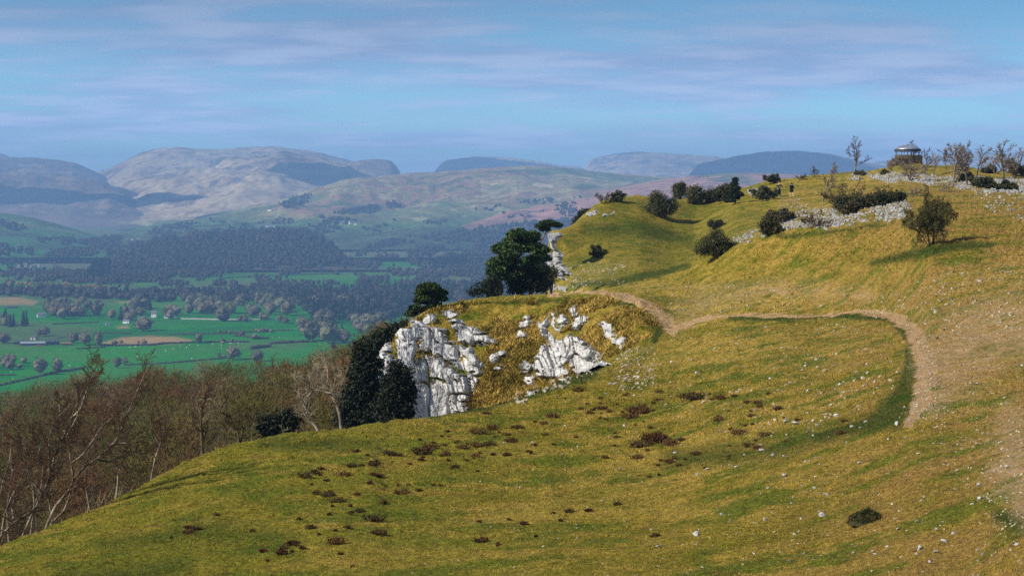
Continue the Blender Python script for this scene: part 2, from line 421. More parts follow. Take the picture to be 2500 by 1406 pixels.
def build_near():
    keys = sorted(COLS)
    px = np.arange(-1500, 3802, 3.0)
    T = np.array([[COLS[k][i] for i in range(15)] for k in keys])      # K,15,2
    def interp(j):
        out = np.zeros((len(px), 15))
        for i in range(15): out[:, i] = np.interp(px, keys, T[:, i, j])
        k = np.ones(7)/7
        for i in range(15):
            e = np.pad(out[:, i], 3, mode='edge'); out[:, i] = np.convolve(e, k, 'valid')
        return out
    # interpolate the slope (z/Y), which keeps the sight lines straight between key bearings
    Yn = np.exp(0*interp(0))*interp(0)
    T2 = T.copy(); T2[:, :, 1] = T[:, :, 1]/T[:, :, 0]
    out = np.zeros((len(px), 15)); k = np.ones(7)/7
    for i in range(15):
        o_ = np.interp(px, keys, T2[:, i, 1]); out[:, i] = np.convolve(np.pad(o_, 3, mode='edge'), k, 'valid')
    Zn = out*Yn
    Y = pchip(Yn, 15, NEAR_PER); Z = pchip(Zn, 15, NEAR_PER)
    s = Sheet(px, Y, Z)
    X = s.X
    # hummocks, terracettes and rough ground
    far = np.clip(Y/100, .4, 2.2)
    s.Z = s.Z + .15*far*fbm(X/5.5, Y/4.5, 4, 3) + .05*far*fbm(X/1.9, Y/1.6, 3, 6) + .055*fbm(X/1.1, Y/1.1, 3, 9)*np.clip(Y/60, .6, 1.5)
    s.Z = s.Z + .045*np.clip(Y/50, .8, 2)*fbm(X/.38, Y/.38, 2, 13)*(Y < 170)
    s.Z = s.Z + .8*fbm(X/14, Y/14, 3, 21)*sstep(150, 230, Y)*(1-sstep(320, 400, Y))*.6
    rows = np.cumsum([0]+NEAR_PER)
    Bz = np.zeros_like(Y); Bz[:, rows[5]:rows[7]] = 1
    face = Bz*sstep(880, 960, px)[:, None]*(1-sstep(1540, 1640, px))[:, None]
    s.face = face
    s.Z = s.Z + face*(.30*fbm(X/2.2, Y/1.6, 4, 31)+.16*fbm(X/.7, Y/.6, 2, 37))
    woodz = (1-sstep(860, 1010, px))[:, None]*sstep(75, 110, Y)
    s.Z = s.Z + woodz*1.5*fbm(X/18, Y/18, 4, 51)
    s.rows = rows
    s.finish()
    return s
NEAR = build_near()
R_A2, R_Bb, R_Bc, R_E, R_G = (int(NEAR.rows[i]) for i in (3, 5, 7, 9, 12))

def near_masks():
    s = NEAR
    PX = np.repeat(s.px[:, None], s.Y.shape[1], 1); PY = s.PY; Y = s.Y; X = s.X
    inb = np.zeros(PX.shape, bool)
    jx = PX+6*fbm(X/1.5, Y/1.5, 3, 71); jy = PY+6*fbm(X/1.5+40, Y/1.5, 3, 72)
    path = np.full(PX.shape, -9.)
    vis = PY <= s.cm+3
    front = np.zeros(PX.shape, bool); front[:, :R_E+6] = True
    m = vis & (PY < 1600)
    def S(pts): return stroke(jx[m], jy[m], pts)
    jx0, jy0 = jx, jy; jx = jx+9*fbm(X/.9, Y/.9, 3, 171)*np.clip(90/Y, .5, 1.6); jy = jy+5*fbm(X/.8+9, Y/.8, 3, 172)
    P = S([(2220, 1032, 18), (2252, 960, 34), (2264, 890, 36), (2242, 830, 30), (2210, 788, 22), (2160, 768, 15), (2100, 760, 8), (2000, 772, 6), (1900, 770, 5), (1800, 768, 5)])
    P = np.maximum(P, S([(1642, 812, 16), (1628, 785, 26), (1590, 752, 22), (1540, 729, 13), (1480, 716, 8), (1400, 713, 5), (1340, 720, 5)]))
    P = np.maximum(P, .55*S([(1650, 800, 14), (1720, 780, 14), (1800, 764, 8)]))
    P = np.maximum(P, .45*S([(2510, 1165, 50), (2420, 1140, 24)]))
    wo = S([(2275, 985, 50), (2320, 880, 130), (2420, 810, 110), (2560, 790, 110)])
    wo = np.maximum(wo, .8*S([(2470, 1010, 60), (2480, 1160, 90), (2510, 1260, 50)])); wo = np.maximum(wo, .45*S([(1640, 790, 40), (1700, 740, 50), (1900, 700, 36), (2120, 720, 30)]))
    P = np.maximum(P, .27*wo)
    P = np.maximum(P, .42*S([(1890, 705, 22), (1915, 718, 18)]))
    P = np.maximum(P, .30*S([(1500, 700, 12), (1640, 700, 14), (1800, 700, 10)]))
    P = np.maximum(P, .30*S([(2080, 715, 12), (2130, 735, 10)]))
    P = np.maximum(P, .34*S([(1900, 482, 12), (1960, 500, 12), (1900, 530, 8)]))
    pt = np.zeros(PX.shape); pt[m] = np.clip(P*1.5, 0, 1)
    wv = np.zeros(PX.shape); wv[m] = np.clip(wo*1.25, 0, .78)
    jx, jy = jx0, jy0
    g = S([(2218, 850, 8), (2222, 900, 22), (2205, 960, 42), (2180, 1010, 50), (2100, 1040, 26), (1990, 1070, 22)])
    g = np.maximum(g, S([(1780, 775, 8), (1900, 777, 8), (2060, 772, 8), (2180, 778, 12), (2225, 840, 8)]))
    g = np.maximum(g, S([(1430, 732, 10), (1520, 738, 14), (1590, 770, 18), (1610, 800, 20), (1600, 830, 10)]))
    g = np.maximum(g, S([(1120, 745, 6), (1280, 735, 8), (1440, 732, 10)])*.8)
    g = np.maximum(g, S([(1050, 1015, 10), (1200, 985, 16), (1330, 950, 22), (1450, 910, 16)]))
    g = np.maximum(g, S([(1400, 695, 10), (1500, 690, 14), (1600, 668, 14), (1680, 648, 10)]))
    g = np.maximum(g, S([(1430, 560, 30), (1560, 560, 50), (1680, 585, 36)])*.65)
    g = np.maximum(g, .2*sstep(-10, 10, sdf_poly(jx[m], jy[m], [(1370, 560), (1480, 490), (1640, 480), (1900, 520), (1780, 600), (1640, 660), (1400, 690)])))
    g = np.maximum(g, S([(2130, 640, 10), (2230, 622, 20), (2330, 600, 14), (2420, 598, 8)]))
    g = np.maximum(g, S([(1900, 580, 8), (2060, 562, 8), (2180, 545, 6)])*.7)
    g = np.maximum(g, S([(250, 1330, 30), (520, 1290, 60), (700, 1330, 50)])*.35)
    g = np.maximum(g, S([(150, 1406, 30), (330, 1406, 60), (460, 1370, 30)])*.4)
    g = np.maximum(g, S([(640, 1085, 18), (760, 1085, 26), (900, 1080, 20)])*.45)
    g = np.maximum(g, S([(1640, 1120, 40), (1900, 1100, 50), (2050, 1050, 24)])*.55)
    g = np.maximum(g, S([(2440, 1260, 30), (2500, 1280, 40)])*.8)
    gv = np.zeros(PX.shape); gv[m] = np.clip(g*1.4, 0, .85)
    so = np.zeros(PX.shape)
    b = sstep(-40, 60, sdf_poly(jx[m], jy[m], [(1550, 700), (1900, 690), (2100, 720), (2550, 560), (2550, 800), (2300, 830), (2060, 755), (1800, 765), (1660, 790), (1600, 745)]))*.8
    b = np.maximum(b, sstep(-30, 60, sdf_poly(jx[m], jy[m], [(2250, 830), (2550, 700), (2550, 1350), (2450, 1250), (2250, 1040)]))*.55)
    b = np.maximum(b, sstep(-12, 14, sdf_poly(jx[m], jy[m], BAND1))*1.0)
    b = np.maximum(b, sstep(-8, 10, sdf_poly(jx[m], jy[m], BAND2))*1.0)
    b = np.maximum(b, sstep(-20, 14, sdf_poly(jx[m], jy[m], [(1410, 655), (1500, 640), (1530, 660), (1460, 690), (1390, 705)]))*.8)
    b = np.maximum(b, sstep(-20, 20, sdf_poly(jx[m], jy[m], [(1600, 830), (1960, 780), (2160, 790), (2190, 960), (1950, 1060), (1800, 1080), (1500, 930), (1500, 870)]))*.28)
    so[m] = np.clip(b, 0, 1)
    for p_ in CRAGS: so[m] = np.maximum(so[m], sstep(-22, 0, sdf_poly(jx[m], jy[m], p_))*.85)
    oc = s.face*.95*sstep(-.2, .3, fbm(X/3.5, Y/3, 3, 91)+.1)
    li = np.clip((1-sstep(1120, 1335, PX))*sstep(70, 82, Y)*(1-s.face) + (PX < 1338)*(Y > 140)*1., 0, 1)
    li = np.where((PX > 1000) & (Y > 118) & (Y < 170), li*.2*sstep(138, 165, Y), li)
    below = np.zeros(PX.shape, bool); below[:, :R_A2+1] = True
    li[below] = 0
    dr = sstep(1750, 2300, jx)*(Y < 260)*.9; lu = (1-sstep(900, 1700, jx))*(PY > 900)*.9+.25*((PX > 1350) & (PX < 1900) & (Y > 170))
    return dict(worn=wv, dry=dr, lush=np.clip(lu, 0, 1), path=pt, green=gv, stony=so, ochre=oc, litter=li)

zq = lambda pts, x0, y0, k: [(x0+a*k, y0+b*k) for a, b in pts]
BAND1 = zq([(270, 800), (480, 735), (700, 640), (900, 600), (1100, 575), (1330, 540), (1560, 515), (1650, 590), (1570, 660), (1400, 690), (1200, 725), (1050, 745), (750, 752), (530, 800), (400, 840), (290, 850)], 1700, 320, .32)
BAND2 = zq([(1000, 350), (1200, 325), (1500, 312), (1900, 345), (2500, 385), (2500, 455), (2200, 470), (1950, 430), (1700, 405), (1300, 372), (1060, 360)], 1700, 320, .32)
CRAGS = [zq(p_, 800, 680, .34) for p_ in (
 [(295, 720), (315, 650), (340, 590), (365, 510), (400, 485), (445, 465), (452, 520), (460, 560), (512, 605), (500, 640), (455, 665), (445, 740), (400, 755), (340, 740)],
 [(525, 490), (545, 410), (555, 380), (610, 372), (625, 322), (645, 325), (700, 355), (725, 388), (790, 380), (838, 392), (850, 470), (925, 500), (1010, 530), (1095, 605), (1085, 665), (1000, 645), (930, 605), (850, 545), (790, 522), (715, 500), (700, 430), (640, 410), (625, 500), (605, 610), (555, 640), (528, 610), (535, 550)],
 [(905, 322), (940, 315), (975, 335), (1000, 365), (1055, 350), (1065, 385), (1110, 400), (1150, 430), (1200, 445), (1195, 475), (1120, 465), (1050, 455), (960, 445), (960, 400), (970, 372), (910, 350)],
 [(640, 640), (665, 600), (720, 585), (800, 600), (815, 620), (870, 650), (905, 690), (955, 720), (1000, 720), (1055, 688), (1055, 740), (1030, 800), (1005, 850), (975, 885), (985, 950), (850, 985), (780, 1000), (640, 1010), (605, 980), (610, 920), (625, 860), (630, 780)],
 [(1545, 345), (1590, 320), (1610, 280), (1640, 258), (1645, 330), (1668, 400), (1745, 420), (1800, 450), (1850, 490), (1905, 515), (1955, 550), (1925, 600), (1975, 625), (2010, 640), (1965, 690), (1900, 720), (1840, 705), (1800, 650), (1740, 600), (1700, 640), (1725, 690), (1695, 725), (1650, 705), (1600, 680), (1550, 690), (1515, 650), (1520, 560), (1590, 500), (1620, 430), (1570, 390)],
 [(1955, 335), (2000, 325), (2045, 345), (2070, 395), (2050, 430), (2000, 410), (1990, 380)])]
MASKS = near_masks()
hill = link('hillside', NEAR.mesh('hillside', M['ground'], MASKS)); tag(hill, kind='structure')

def build_surround():
    # the same hillside to the sides of, under and behind the viewpoint
    gx, gy = np.meshgrid(np.arange(-90, 131, 2.0), np.arange(-90, 61, 1.5), indexing='ij')
    yy = np.clip(gy, 8.2, None); px = CX+gx/yy*F; c = np.clip(px, NEAR.px[0], NEAR.px[-1])
    zz = np.array([NEAR.at([a], [b])[0][2] for a, b in zip(c.ravel(), yy.ravel())]).reshape(gx.shape)
    ex = (c-CX)/F*yy; dx = gx-ex
    inside = np.abs(dx) < 1e-6
    zz = zz-.5*(inside & (gy > 13) & (px > -600) & (px < 3200))+np.where(dx > 0, .05*dx, .22*dx)*(1-.0)
    zz = zz+np.where(gy < 8.2, np.minimum(.17*(8.2-gy), 1.3), 0)+.08*fbm(gx/4, gy/4, 3, 5)*(~inside)
    zz = zz+.12*(((px > 3300) | (px < -900)) & (gy > 9))
    i = np.arange(gx.size).reshape(gx.shape); z0 = np.zeros(gx.size)
    me = mesh_np('hillside', np.stack([gx, gy, zz], -1).reshape(-1, 3), np.stack([i[:-1, :-1], i[1:, :-1], i[1:, 1:], i[:-1, 1:]], -1).reshape(-1, 4), M['ground'], True, {k: z0 for k in MASKS})
    tag(link('hillside', me), kind='structure')
build_surround()
def gp(px, py, rmin=0):
    """point of the near ground behind a photograph pixel"""
    P, ok = NEAR.hit([px], [py], rmin)
    return Vector(P[0])

def mask_at(P, name):
    px = CX+F*P[:, 0]/P[:, 1]
    c = np.clip(np.round((px-NEAR.px[0])/NEAR.dpx).astype(int), 0, len(NEAR.px)-1)
    r = np.array([np.searchsorted(NEAR.Y[i], y) for i, y in zip(c, P[:, 1])])
    return MASKS[name][c, np.clip(r, 0, NEAR.Y.shape[1]-1)]
# ------------------------------------------------------------------ far country: valley floor and fells
def far_mat(name, cols, green=None, scale=1/420., wood=None, streak=None):
    g = G(name, .95, .05); P = g.pos()
    a = g.noise(scale, 6, .62, P, streak); b = g.noise(scale*4.5, 5, .65, P, streak)
    t = g.math('ADD', g.math('MULTIPLY', a, .6), g.math('MULTIPLY', b, .4))
    n = len(cols); c = g.ramp(g.mr(t, .36, .64), [(i/(n-1), k) for i, k in enumerate(cols)])
    if green: c = g.mix(g.attr('green'), c, green)
    c = g.mix(g.attr('wood'), c, wood or (.035, .033, .025))
    c = g.mix(g.attr('tan'), c, (.30, .20, .09))
    c = g.mul(c, g.mr(g.noise(scale*30, 4, .7, P), .3, .7, .80, 1.2))
    c = g.mul(c, g.mr(g.noise(scale*9, 5, .7, P, streak), .35, .65, .74, 1.2))
    return g.out(c)

def make_valley():
    g = G('valley_fields', .95, .05); P = g.pos()
    c = g.ramp(g.mr(g.noise(1/260., 4, .55, P), .36, .64), [(0, (.003, .10, .004)), (.5, (.005, .15, .005)), (1, (.022, .135, .009))])
    c = g.mix(.55, c, g.mix(1.0, c, g.mix(g.vor(1/150., P, 'Color', 'F1', (1, .55, 1)), (.35, .75, .5), (1.9, 1.25, 1.4)), 'MULTIPLY'))
    c = g.mix(g.attr('rough'), c, g.mix(g.noise(1/60., 5, .65, P), (.05, .085, .03), (.12, .12, .05)))
    c = g.mix(g.attr('tan'), c, g.mix(g.noise(1/25., 4, .6, P), (.34, .20, .09), (.20, .15, .06)))
    c = g.mix(g.attr('wood'), c, (.04, .04, .026))
    c = g.mul(c, g.mr(g.noise(1/11., 5, .7, P), .3, .7, .82, 1.18))
    return g.out(c)
M['valley'] = make_valley()

vpx = np.arange(-1300, 3900, 6.0)
vY = np.exp(np.linspace(math.log(950), math.log(26000), 330))
VY = np.repeat(vY[None, :], len(vpx), 0)
VX = (vpx[:, None]-CX)/F*VY
VZ = -186+13*sstep(1500, 4200, VY)+22*sstep(4200, 7500, VY)+2.6*fbm(VX/330, VY/260, 4, 5)*sstep(1000, 1600, VY)+9*fbm(VX/900, VY/700, 3, 8)*sstep(3000, 5000, VY)
VALLEY = Sheet(vpx, VY, VZ)

def valley_masks():
    s = VALLEY; PX = np.repeat(s.px[:, None], s.Y.shape[1], 1); PY = s.PY
    jx = PX+5*fbm(PX/30, PY/9, 3, 3); jy = PY+2*fbm(PX/25, PY/8, 3, 4)
    tan = sstep(-3, 3, sdf_poly(jx, jy, [(250, 836), (300, 822), (360, 820), (440, 824), (475, 832), (430, 839), (330, 842), (256, 841)]))
    tan = np.maximum(tan, .8*sstep(-2, 3, sdf_poly(jx, jy, [(-50, 728), (40, 724), (95, 735), (80, 744), (-50, 746)])))
    tan = np.maximum(tan, sstep(-1, 2, sdf_poly(jx, jy, [(285, 737), (350, 735), (345, 740), (290, 741)])))
    tan = np.maximum(tan, .8*sstep(-2, 3, sdf_poly(jx, jy, [(280, 797), (312, 794), (318, 802), (285, 803)])))
    ro = np.maximum(sstep(-10, 10, sdf_poly(jx, jy, [(-300, 770), (120, 790), (240, 800), (200, 830), (40, 850), (-300, 850)]))*.6,
                    sstep(760, 740, PY) if False else 1-sstep(742, 770, PY))
    ro = np.maximum(ro, sstep(-10, 10, sdf_poly(jx, jy, [(560, 835), (740, 828), (740, 850), (620, 856)]))*.5)
    gap = np.clip(fbm(s.X/420, s.Y/900, 3, 77)*3, 0, 1)*(PY > 600)*(PY < 760)
    ro = np.clip(ro-gap*.8, 0, 1)
    return dict(tan=tan, rough=ro, wood=np.clip(sstep(715, 700, PY)*0, 0, 1))
link('valley_floor', VALLEY.mesh('valley_floor', M['valley'], valley_masks()))
tag(bpy.data.objects['valley_floor'], kind='structure')

FELLS = []
def fell(crest, Yc, Yf, zf, mat, seed, amp=18, pw=1.25, gs=1.0, green=None, wood=None, tan=None, lim=None, ry=70, dY=None, backdrop=500):
    """a hill whose skyline, seen from the crag, runs through the crest points (px,py) at distance Yc; its front comes down to (Yf, zf)"""
    crest = np.array(crest, float)
    step = 5.0
    px = np.arange(crest[0, 0], crest[-1, 0]+step, step)
    cy = np.interp(px, crest[:, 0], crest[:, 1])
    cy = np.convolve(np.pad(cy, 3, mode='edge'), np.ones(7)/7, 'valid')
    cy = cy+.0014*Yc/14*1.0*(fbm(px/26, px*0+seed, 3, seed)+.5*fbm(px/7, px*0+seed, 2, seed+1))
    Yk = np.full(len(px), float(Yc)) if dY is None else Yc+np.interp(px, [a for a, b in dY], [b for a, b in dY])
    zc = -(cy-HZ)/F*Yk
    zc = zf-14+(zc-zf+14)*(sstep(0, 110, px-px[0]) if crest[0, 0] > -900 else 1)*(sstep(0, 110, px[-1]-px) if crest[-1, 0] < 3200 else 1)
    t = np.concatenate([np.linspace(0, 1, ry), 1+np.linspace(0, 1, 14)[1:]])
    Y = np.where(t[None, :] <= 1, Yf+(Yk[:, None]-Yf)*t[None, :], Yk[:, None]+(t[None, :]-1)*2600)
    up = np.minimum(t, 1)
    prof = (1-(1-up)**1.6)*.45+up**pw*.55
    Z = np.where(t[None, :] <= 1, zf+(zc[:, None]-zf)*prof[None, :], zc[:, None]-(zc[:, None]-zf+backdrop*.3)*((t[None, :]-1)**1.5))
    X = (px[:, None]-CX)/F*Y
    env = np.where(t <= 1, np.sin(np.pi*np.clip(up, 0, 1))**.8, 0)[None, :]
    w = fbm(X/900, Y/900, 3, seed+3)
    Z = Z+env*amp*(2.2*fbm(X/(1500*gs), Y/(2200*gs), 3, seed)+1.3*(ridged(X/(520*gs)+w, Y/(1500*gs)+w, 4, seed+7)-.55)+.25*fbm(X/(180*gs), Y/(380*gs), 4, seed+9))
    Z = Z+(amp*.10*fbm(X/(220*gs), Y/400, 4, seed+15))*(t[None, :] <= 1)*sstep(0, .3, up)[None, :]
    s = Sheet(px, Y, Z)
    PX = np.repeat(px[:, None], Y.shape[1], 1)
    A = {}
    for k, f_ in (('green', green), ('wood', wood), ('tan', tan)):
        A[k] = np.clip(f_(PX, s.PY, X, Y, s.Z, up[None, :]), 0, 1) if f_ else np.zeros(Y.shape)
    o = link('hill', s.mesh('hill', mat, A)); tag(o, kind='structure')
    FELLS.append(s); s.o = o
    return s

MOOR = (.29, .215, .125); PALE = (.40, .31, .19); OLV = (.15, .15, .055); HEATH = (.10, .072, .062); BRACK = (.26, .13, .095); PAST = (.035, .115, .03); DK = (.07, .065, .05)
fm_far = far_mat('far_moorland', [HEATH, MOOR, PALE, MOOR, HEATH, OLV], PAST, 1/900., streak=(1, .5, 1))
fm_mid = far_mat('moorland', [HEATH, OLV, BRACK, OLV, MOOR, OLV, PALE], PAST, 1/520., streak=(1, .55, 1))
fm_brk = far_mat('bracken_slope', [DK, BRACK, (.30, .17, .12), BRACK, OLV], PAST, 1/430.)
fm_grn = far_mat('pasture_hill', [OLV, (.06, .12, .035), (.04, .12, .03), (.10, .13, .045)], PAST, 1/350.)
fm_wood = far_mat('woodland_floor', [DK, (.06, .05, .035), DK], PAST, 1/200.)
fm_shade = far_mat('cloud_shaded_moor', [(.11, .085, .075), (.19, .14, .105), (.10, .08, .07), (.22, .165, .11)], PAST, 1/700., streak=(1, .5, 1))  # moor colour darkened to stand in for part of the cloud shade on these hills

nz = lambda X, Y, s, sd, o=4: fbm(X/s, Y/(s*1.6), o, sd)
# far range, then nearer ones
fell([(160, 425), (190, 411), (215, 402), (240, 398), (268, 402), (300, 412), (340, 430)], 18500, 16500, -60, fm_far, 3, 14)
fell([(-1300, 380), (-700, 360), (-250, 368), (-60, 372), (0, 375), (28, 380), (60, 388), (120, 420)], 17500, 15500, -60, fm_shade, 4, 14)
fell([(1340, 440), (1410, 405), (1450, 386), (1500, 376), (1560, 371), (1610, 373), (1650, 376), (1750, 383), (1850, 400), (2000, 425)], 17000, 13500, -70, fm_far, 5, 24)
fell([(1950, 430), (2100, 400), (2200, 387), (2330, 376), (2420, 372), (2500, 374), (2800, 380), (3300, 395), (3800, 420)], 17000, 13500, -70, fm_far, 6, 24)
fell([(980, 440), (1030, 417), (1080, 393), (1150, 383), (1230, 383), (1300, 391), (1360, 402), (1440, 410), (1520, 430)], 15800, 13000, -70, fm_far, 7, 22)
fell([(100, 500), (160, 470), (240, 425), (290, 401), (340, 375), (380, 365), (440, 363), (500, 366), (550, 365), (585, 361), (620, 358), (680, 359), (740, 366), (800, 377), (850, 392), (930, 420), (1000, 450), (1200, 490)], 14000, 7600, -164, fm_far, 8, 84, 1.3, .9,
     green=lambda PX, PY, X, Y, Z, u: sstep(525, 560, PY+14*nz(X, Y, 500, 11))*.75,
     wood=lambda PX, PY, X, Y, Z, u: sstep(.15, .3, nz(X, Y, 420, 12)-.1)*sstep(505, 530, PY)*.7, ry=110)
fell([(-1300, 380), (-700, 352), (-300, 368), (-100, 376), (0, 382), (60, 385), (100, 385), (150, 392), (190, 400), (240, 420), (275, 445), (300, 468), (330, 490), (380, 520), (440, 545)], 12600, 8200, -164, fm_shade, 9, 80, 1.2, .9)
fell([(560, 500), (620, 480), (650, 470), (690, 446), (760, 424), (830, 402), (900, 388), (950, 391), (985, 404), (1005, 424), (1060, 455)], 11500, 8600, -150, fm_shade, 10, 40)
fell([(1600, 440), (1660, 415), (1720, 396), (1790, 383), (1860, 371), (1940, 368), (2010, 373), (2060, 382), (2110, 396), (2200, 415), (2300, 440)], 12500, 9500, -150, fm_shade, 11, 34)
fell([(180, 612), (250, 592), (340, 575), (430, 560), (560, 532), (640, 508), (700, 490), (760, 472), (830, 452), (930, 433), (1000, 423), (1130, 415), (1200, 409), (1270, 404), (1330, 405), (1400, 412), (1500, 424), (1600, 432), (1800, 441), (2100, 452), (2600, 460), (3800, 470)], 8500, 5300, -158, fm_mid, 12, 44, 1.15, .7,
     green=lambda PX, PY, X, Y, Z, u: np.maximum(sstep(500, 545, PY+26*nz(X, Y, 380, 21))*.8, sstep(.18, .32, nz(X, Y, 300, 22))*.55),
     wood=lambda PX, PY, X, Y, Z, u: sstep(530, 575, PY+40*nz(X, Y, 260, 23))*.6, ry=120)
fell([(800, 668), (860, 642), (1000, 600), (1130, 556), (1250, 522), (1400, 484), (1500, 461), (1600, 441), (1700, 428), (1800, 422), (1900, 424), (2100, 430), (2600, 440), (3800, 450)], 6900, 4700, -160, fm_brk, 13, 26, 1.1, .6,
     green=lambda PX, PY, X, Y, Z, u: np.maximum(sstep(.12, .3, nz(X, Y, 260, 31))*.6, sstep(590, 640, PY)*.4),
     wood=lambda PX, PY, X, Y, Z, u: sstep(520, 580, PY+40*nz(X, Y, 240, 33)-(PX-1250)*.0)*.7, ry=110)
fell([(-1300, 480), (-600, 480), (-200, 500), (0, 518), (80, 531), (160, 552), (250, 580), (350, 604), (430, 626), (500, 650)], 6300, 4700, -160, fm_grn, 14, 12, 1.1, .7,
     green=lambda PX, PY, X, Y, Z, u: sstep(540, 600, PY+20*nz(X, Y, 300, 41))*.9,
     wood=lambda PX, PY, X, Y, Z, u: sstep(.15, .3, nz(X, Y, 200, 43))*.5)
KNOLL = fell([(130, 712), (200, 672), (240, 640), (280, 622), (330, 603), (400, 588), (480, 578), (600, 572), (700, 566), (760, 574), (800, 592), (840, 622), (890, 660), (960, 700)], 5000, 4150, -168, fm_wood, 15, 8, 1.0, .5)

FARLIST = [VALLEY, KNOLL, FELLS[-2], FELLS[-3], FELLS[-4], FELLS[5]]
def far_hit(px, py):
    """nearest far-country surface behind each pixel"""
    px = np.atleast_1d(np.asarray(px, float)); py = np.atleast_1d(np.asarray(py, float))
    best = np.full(len(px), 1e9); P = np.zeros((len(px), 3))
    for s in FARLIST:
        q, ok = s.hit(px, py)
        ok &= (px >= s.px[0]) & (px <= s.px[-1])
        use = ok & (q[:, 1] < best)
        P[use] = q[use]; best[use] = q[use, 1]
    return P, best < 1e8
# ------------------------------------------------------------------ plant building
def tubes(branches):
    """branches: list of (P[n,3], R[n], sides) -> V, faces"""
    groups = {}
    for P, R, sd in branches: groups.setdefault((len(P), sd), []).append((P, R))
    VV = []; FF = []; base = 0
    for (n, sd), L in groups.items():
        P = np.array([a for a, _ in L]); R = np.array([b for _, b in L]); B = len(L)
        T = np.gradient(P, axis=1); T /= np.linalg.norm(T, axis=2, keepdims=True)+1e-9
        ref = np.where(np.abs(T[:, :1, 2:3]) > .9, np.array([1., 0, 0]), np.array([0, 0, 1.]))
        ref = np.repeat(ref, n, 1)
        U = np.cross(T, ref); U /= np.linalg.norm(U, axis=2, keepdims=True)+1e-9
        Wv = np.cross(T, U)
        a = np.arange(sd)*2*np.pi/sd
        ring = U[:, :, None, :]*np.cos(a)[None, None, :, None]+Wv[:, :, None, :]*np.sin(a)[None, None, :, None]
        V = P[:, :, None, :]+ring*R[:, :, None, None]
        idx = np.arange(B*n*sd).reshape(B, n, sd)+base
        nx = np.roll(idx, -1, 2)
        f = np.stack([idx[:, :-1], nx[:, :-1], nx[:, 1:], idx[:, 1:]], -1).reshape(-1, 4)
        VV.append(V.reshape(-1, 3)); FF.append(f); base += B*n*sd
    return np.concatenate(VV), np.concatenate(FF)

def unit(v): return v/(np.linalg.norm(v)+1e-9)

def rot_about(d, ang, rng):
    r = rng.normal(size=3); u = unit(np.cross(d, r))
    return unit(d*math.cos(ang)+u*math.sin(ang))

def grow(rng, p, d, L, r, lev, maxlev, cfg, out, tip=None):
    n = cfg['seg'][lev]; P = [np.array(p, float)]; d = unit(np.array(d, float))
    for i in range(n):
        d = unit(d+rng.normal(size=3)*cfg['wig'][lev]+np.array(cfg['trop'])*cfg['up'][lev])
        P.append(P[-1]+d*L/n)
    P = np.array(P); R = r*np.linspace(1, cfg['taper'][lev], n+1)
    out.append((lev, P, R))
    branch_off(rng, P, R, L, lev, maxlev, cfg, out)

def branch_off(rng, P, R, L, lev, maxlev, cfg, out, k=None):
    if lev >= maxlev: return
    n = len(P)-1
    k = k if k is not None else cfg['kids'][lev]
    for j in range(k):
        t = cfg['start'][lev]+(1-cfg['start'][lev])*(j+rng.random()*.9)/k
        f = min(t*n, n-1e-3); i = int(f); q = P[i]+(P[i+1]-P[i])*(f-i)
        dd = unit(P[min(i+1, n)]-P[i])
        a = rad(rng.uniform(*cfg['ang'][lev]))
        nd = rot_about(dd, a, rng)
        if nd[2] < cfg.get('minz', -.3): nd[2] = abs(nd[2])
        grow(rng, q, nd, L*cfg['ratio'][lev]*rng.uniform(.7, 1.2)*(1.15-.55*t), max(np.interp(f, range(n+1), R)*cfg['rr'][lev], cfg['rmin']), lev+1, maxlev, cfg, out)

SIDES = [8, 6, 4, 3, 3]
def split_tree(out, cut=1):
    tr = [(P, R, SIDES[l]) for l, P, R in out if l <= cut]
    cr = [(P, R, SIDES[l]) for l, P, R in out if l > cut]
    return tubes(tr), tubes(cr)

def cards(rng, C, size, n_per, spread, flat=1.0, tri=False):
    """n_per small leaf blades round every centre"""
    C = np.repeat(np.asarray(C), n_per, 0); N = len(C)
    off = rng.normal(size=(N, 3))*spread; off[:, 2] *= flat
    C = C+off
    a = rng.normal(size=(N, 3)); a /= np.linalg.norm(a, axis=1, keepdims=True)
    b = np.cross(a, rng.normal(size=(N, 3))); b /= np.linalg.norm(b, axis=1, keepdims=True)+1e-9
    s = size*rng.uniform(.6, 1.3, (N, 1))
    if tri:
        V = np.stack([C-a*s*.5-b*s*.35, C-a*s*.5+b*s*.35, C+a*s], 1).reshape(-1, 3)
        return V, np.arange(N*3).reshape(N, 3)
    V = np.stack([C-a*s-b*s*.2, C-a*s*.1-b*s*.45, C+a*s, C-a*s*.1+b*s*.45], 1).reshape(-1, 3)
    return V, np.arange(N*4).reshape(N, 4)

def merge(*parts):
    V = []; Fq = {}; b = 0
    for v, f in parts:
        V.append(v); Fq.setdefault(f.shape[1], []).append(f+b); b += len(v)
    return np.concatenate(V), [np.concatenate(x) for x in Fq.values()]

def tree_obj(name, trunk_vf, crown_vf, mt, mc, loc, rz=0., sc=1., extra=None):
    e = empty(name, loc, rz, sc)
    link('trunk', mesh_np('trunk', trunk_vf[0], trunk_vf[1], mt, True), e)
    link('crown', mesh_np('crown', crown_vf[0], crown_vf[1], mc, False), e)
    if extra:
        link('leaves', mesh_np('leaves', extra[1][0], extra[1][1], extra[0], False), e)
    return e

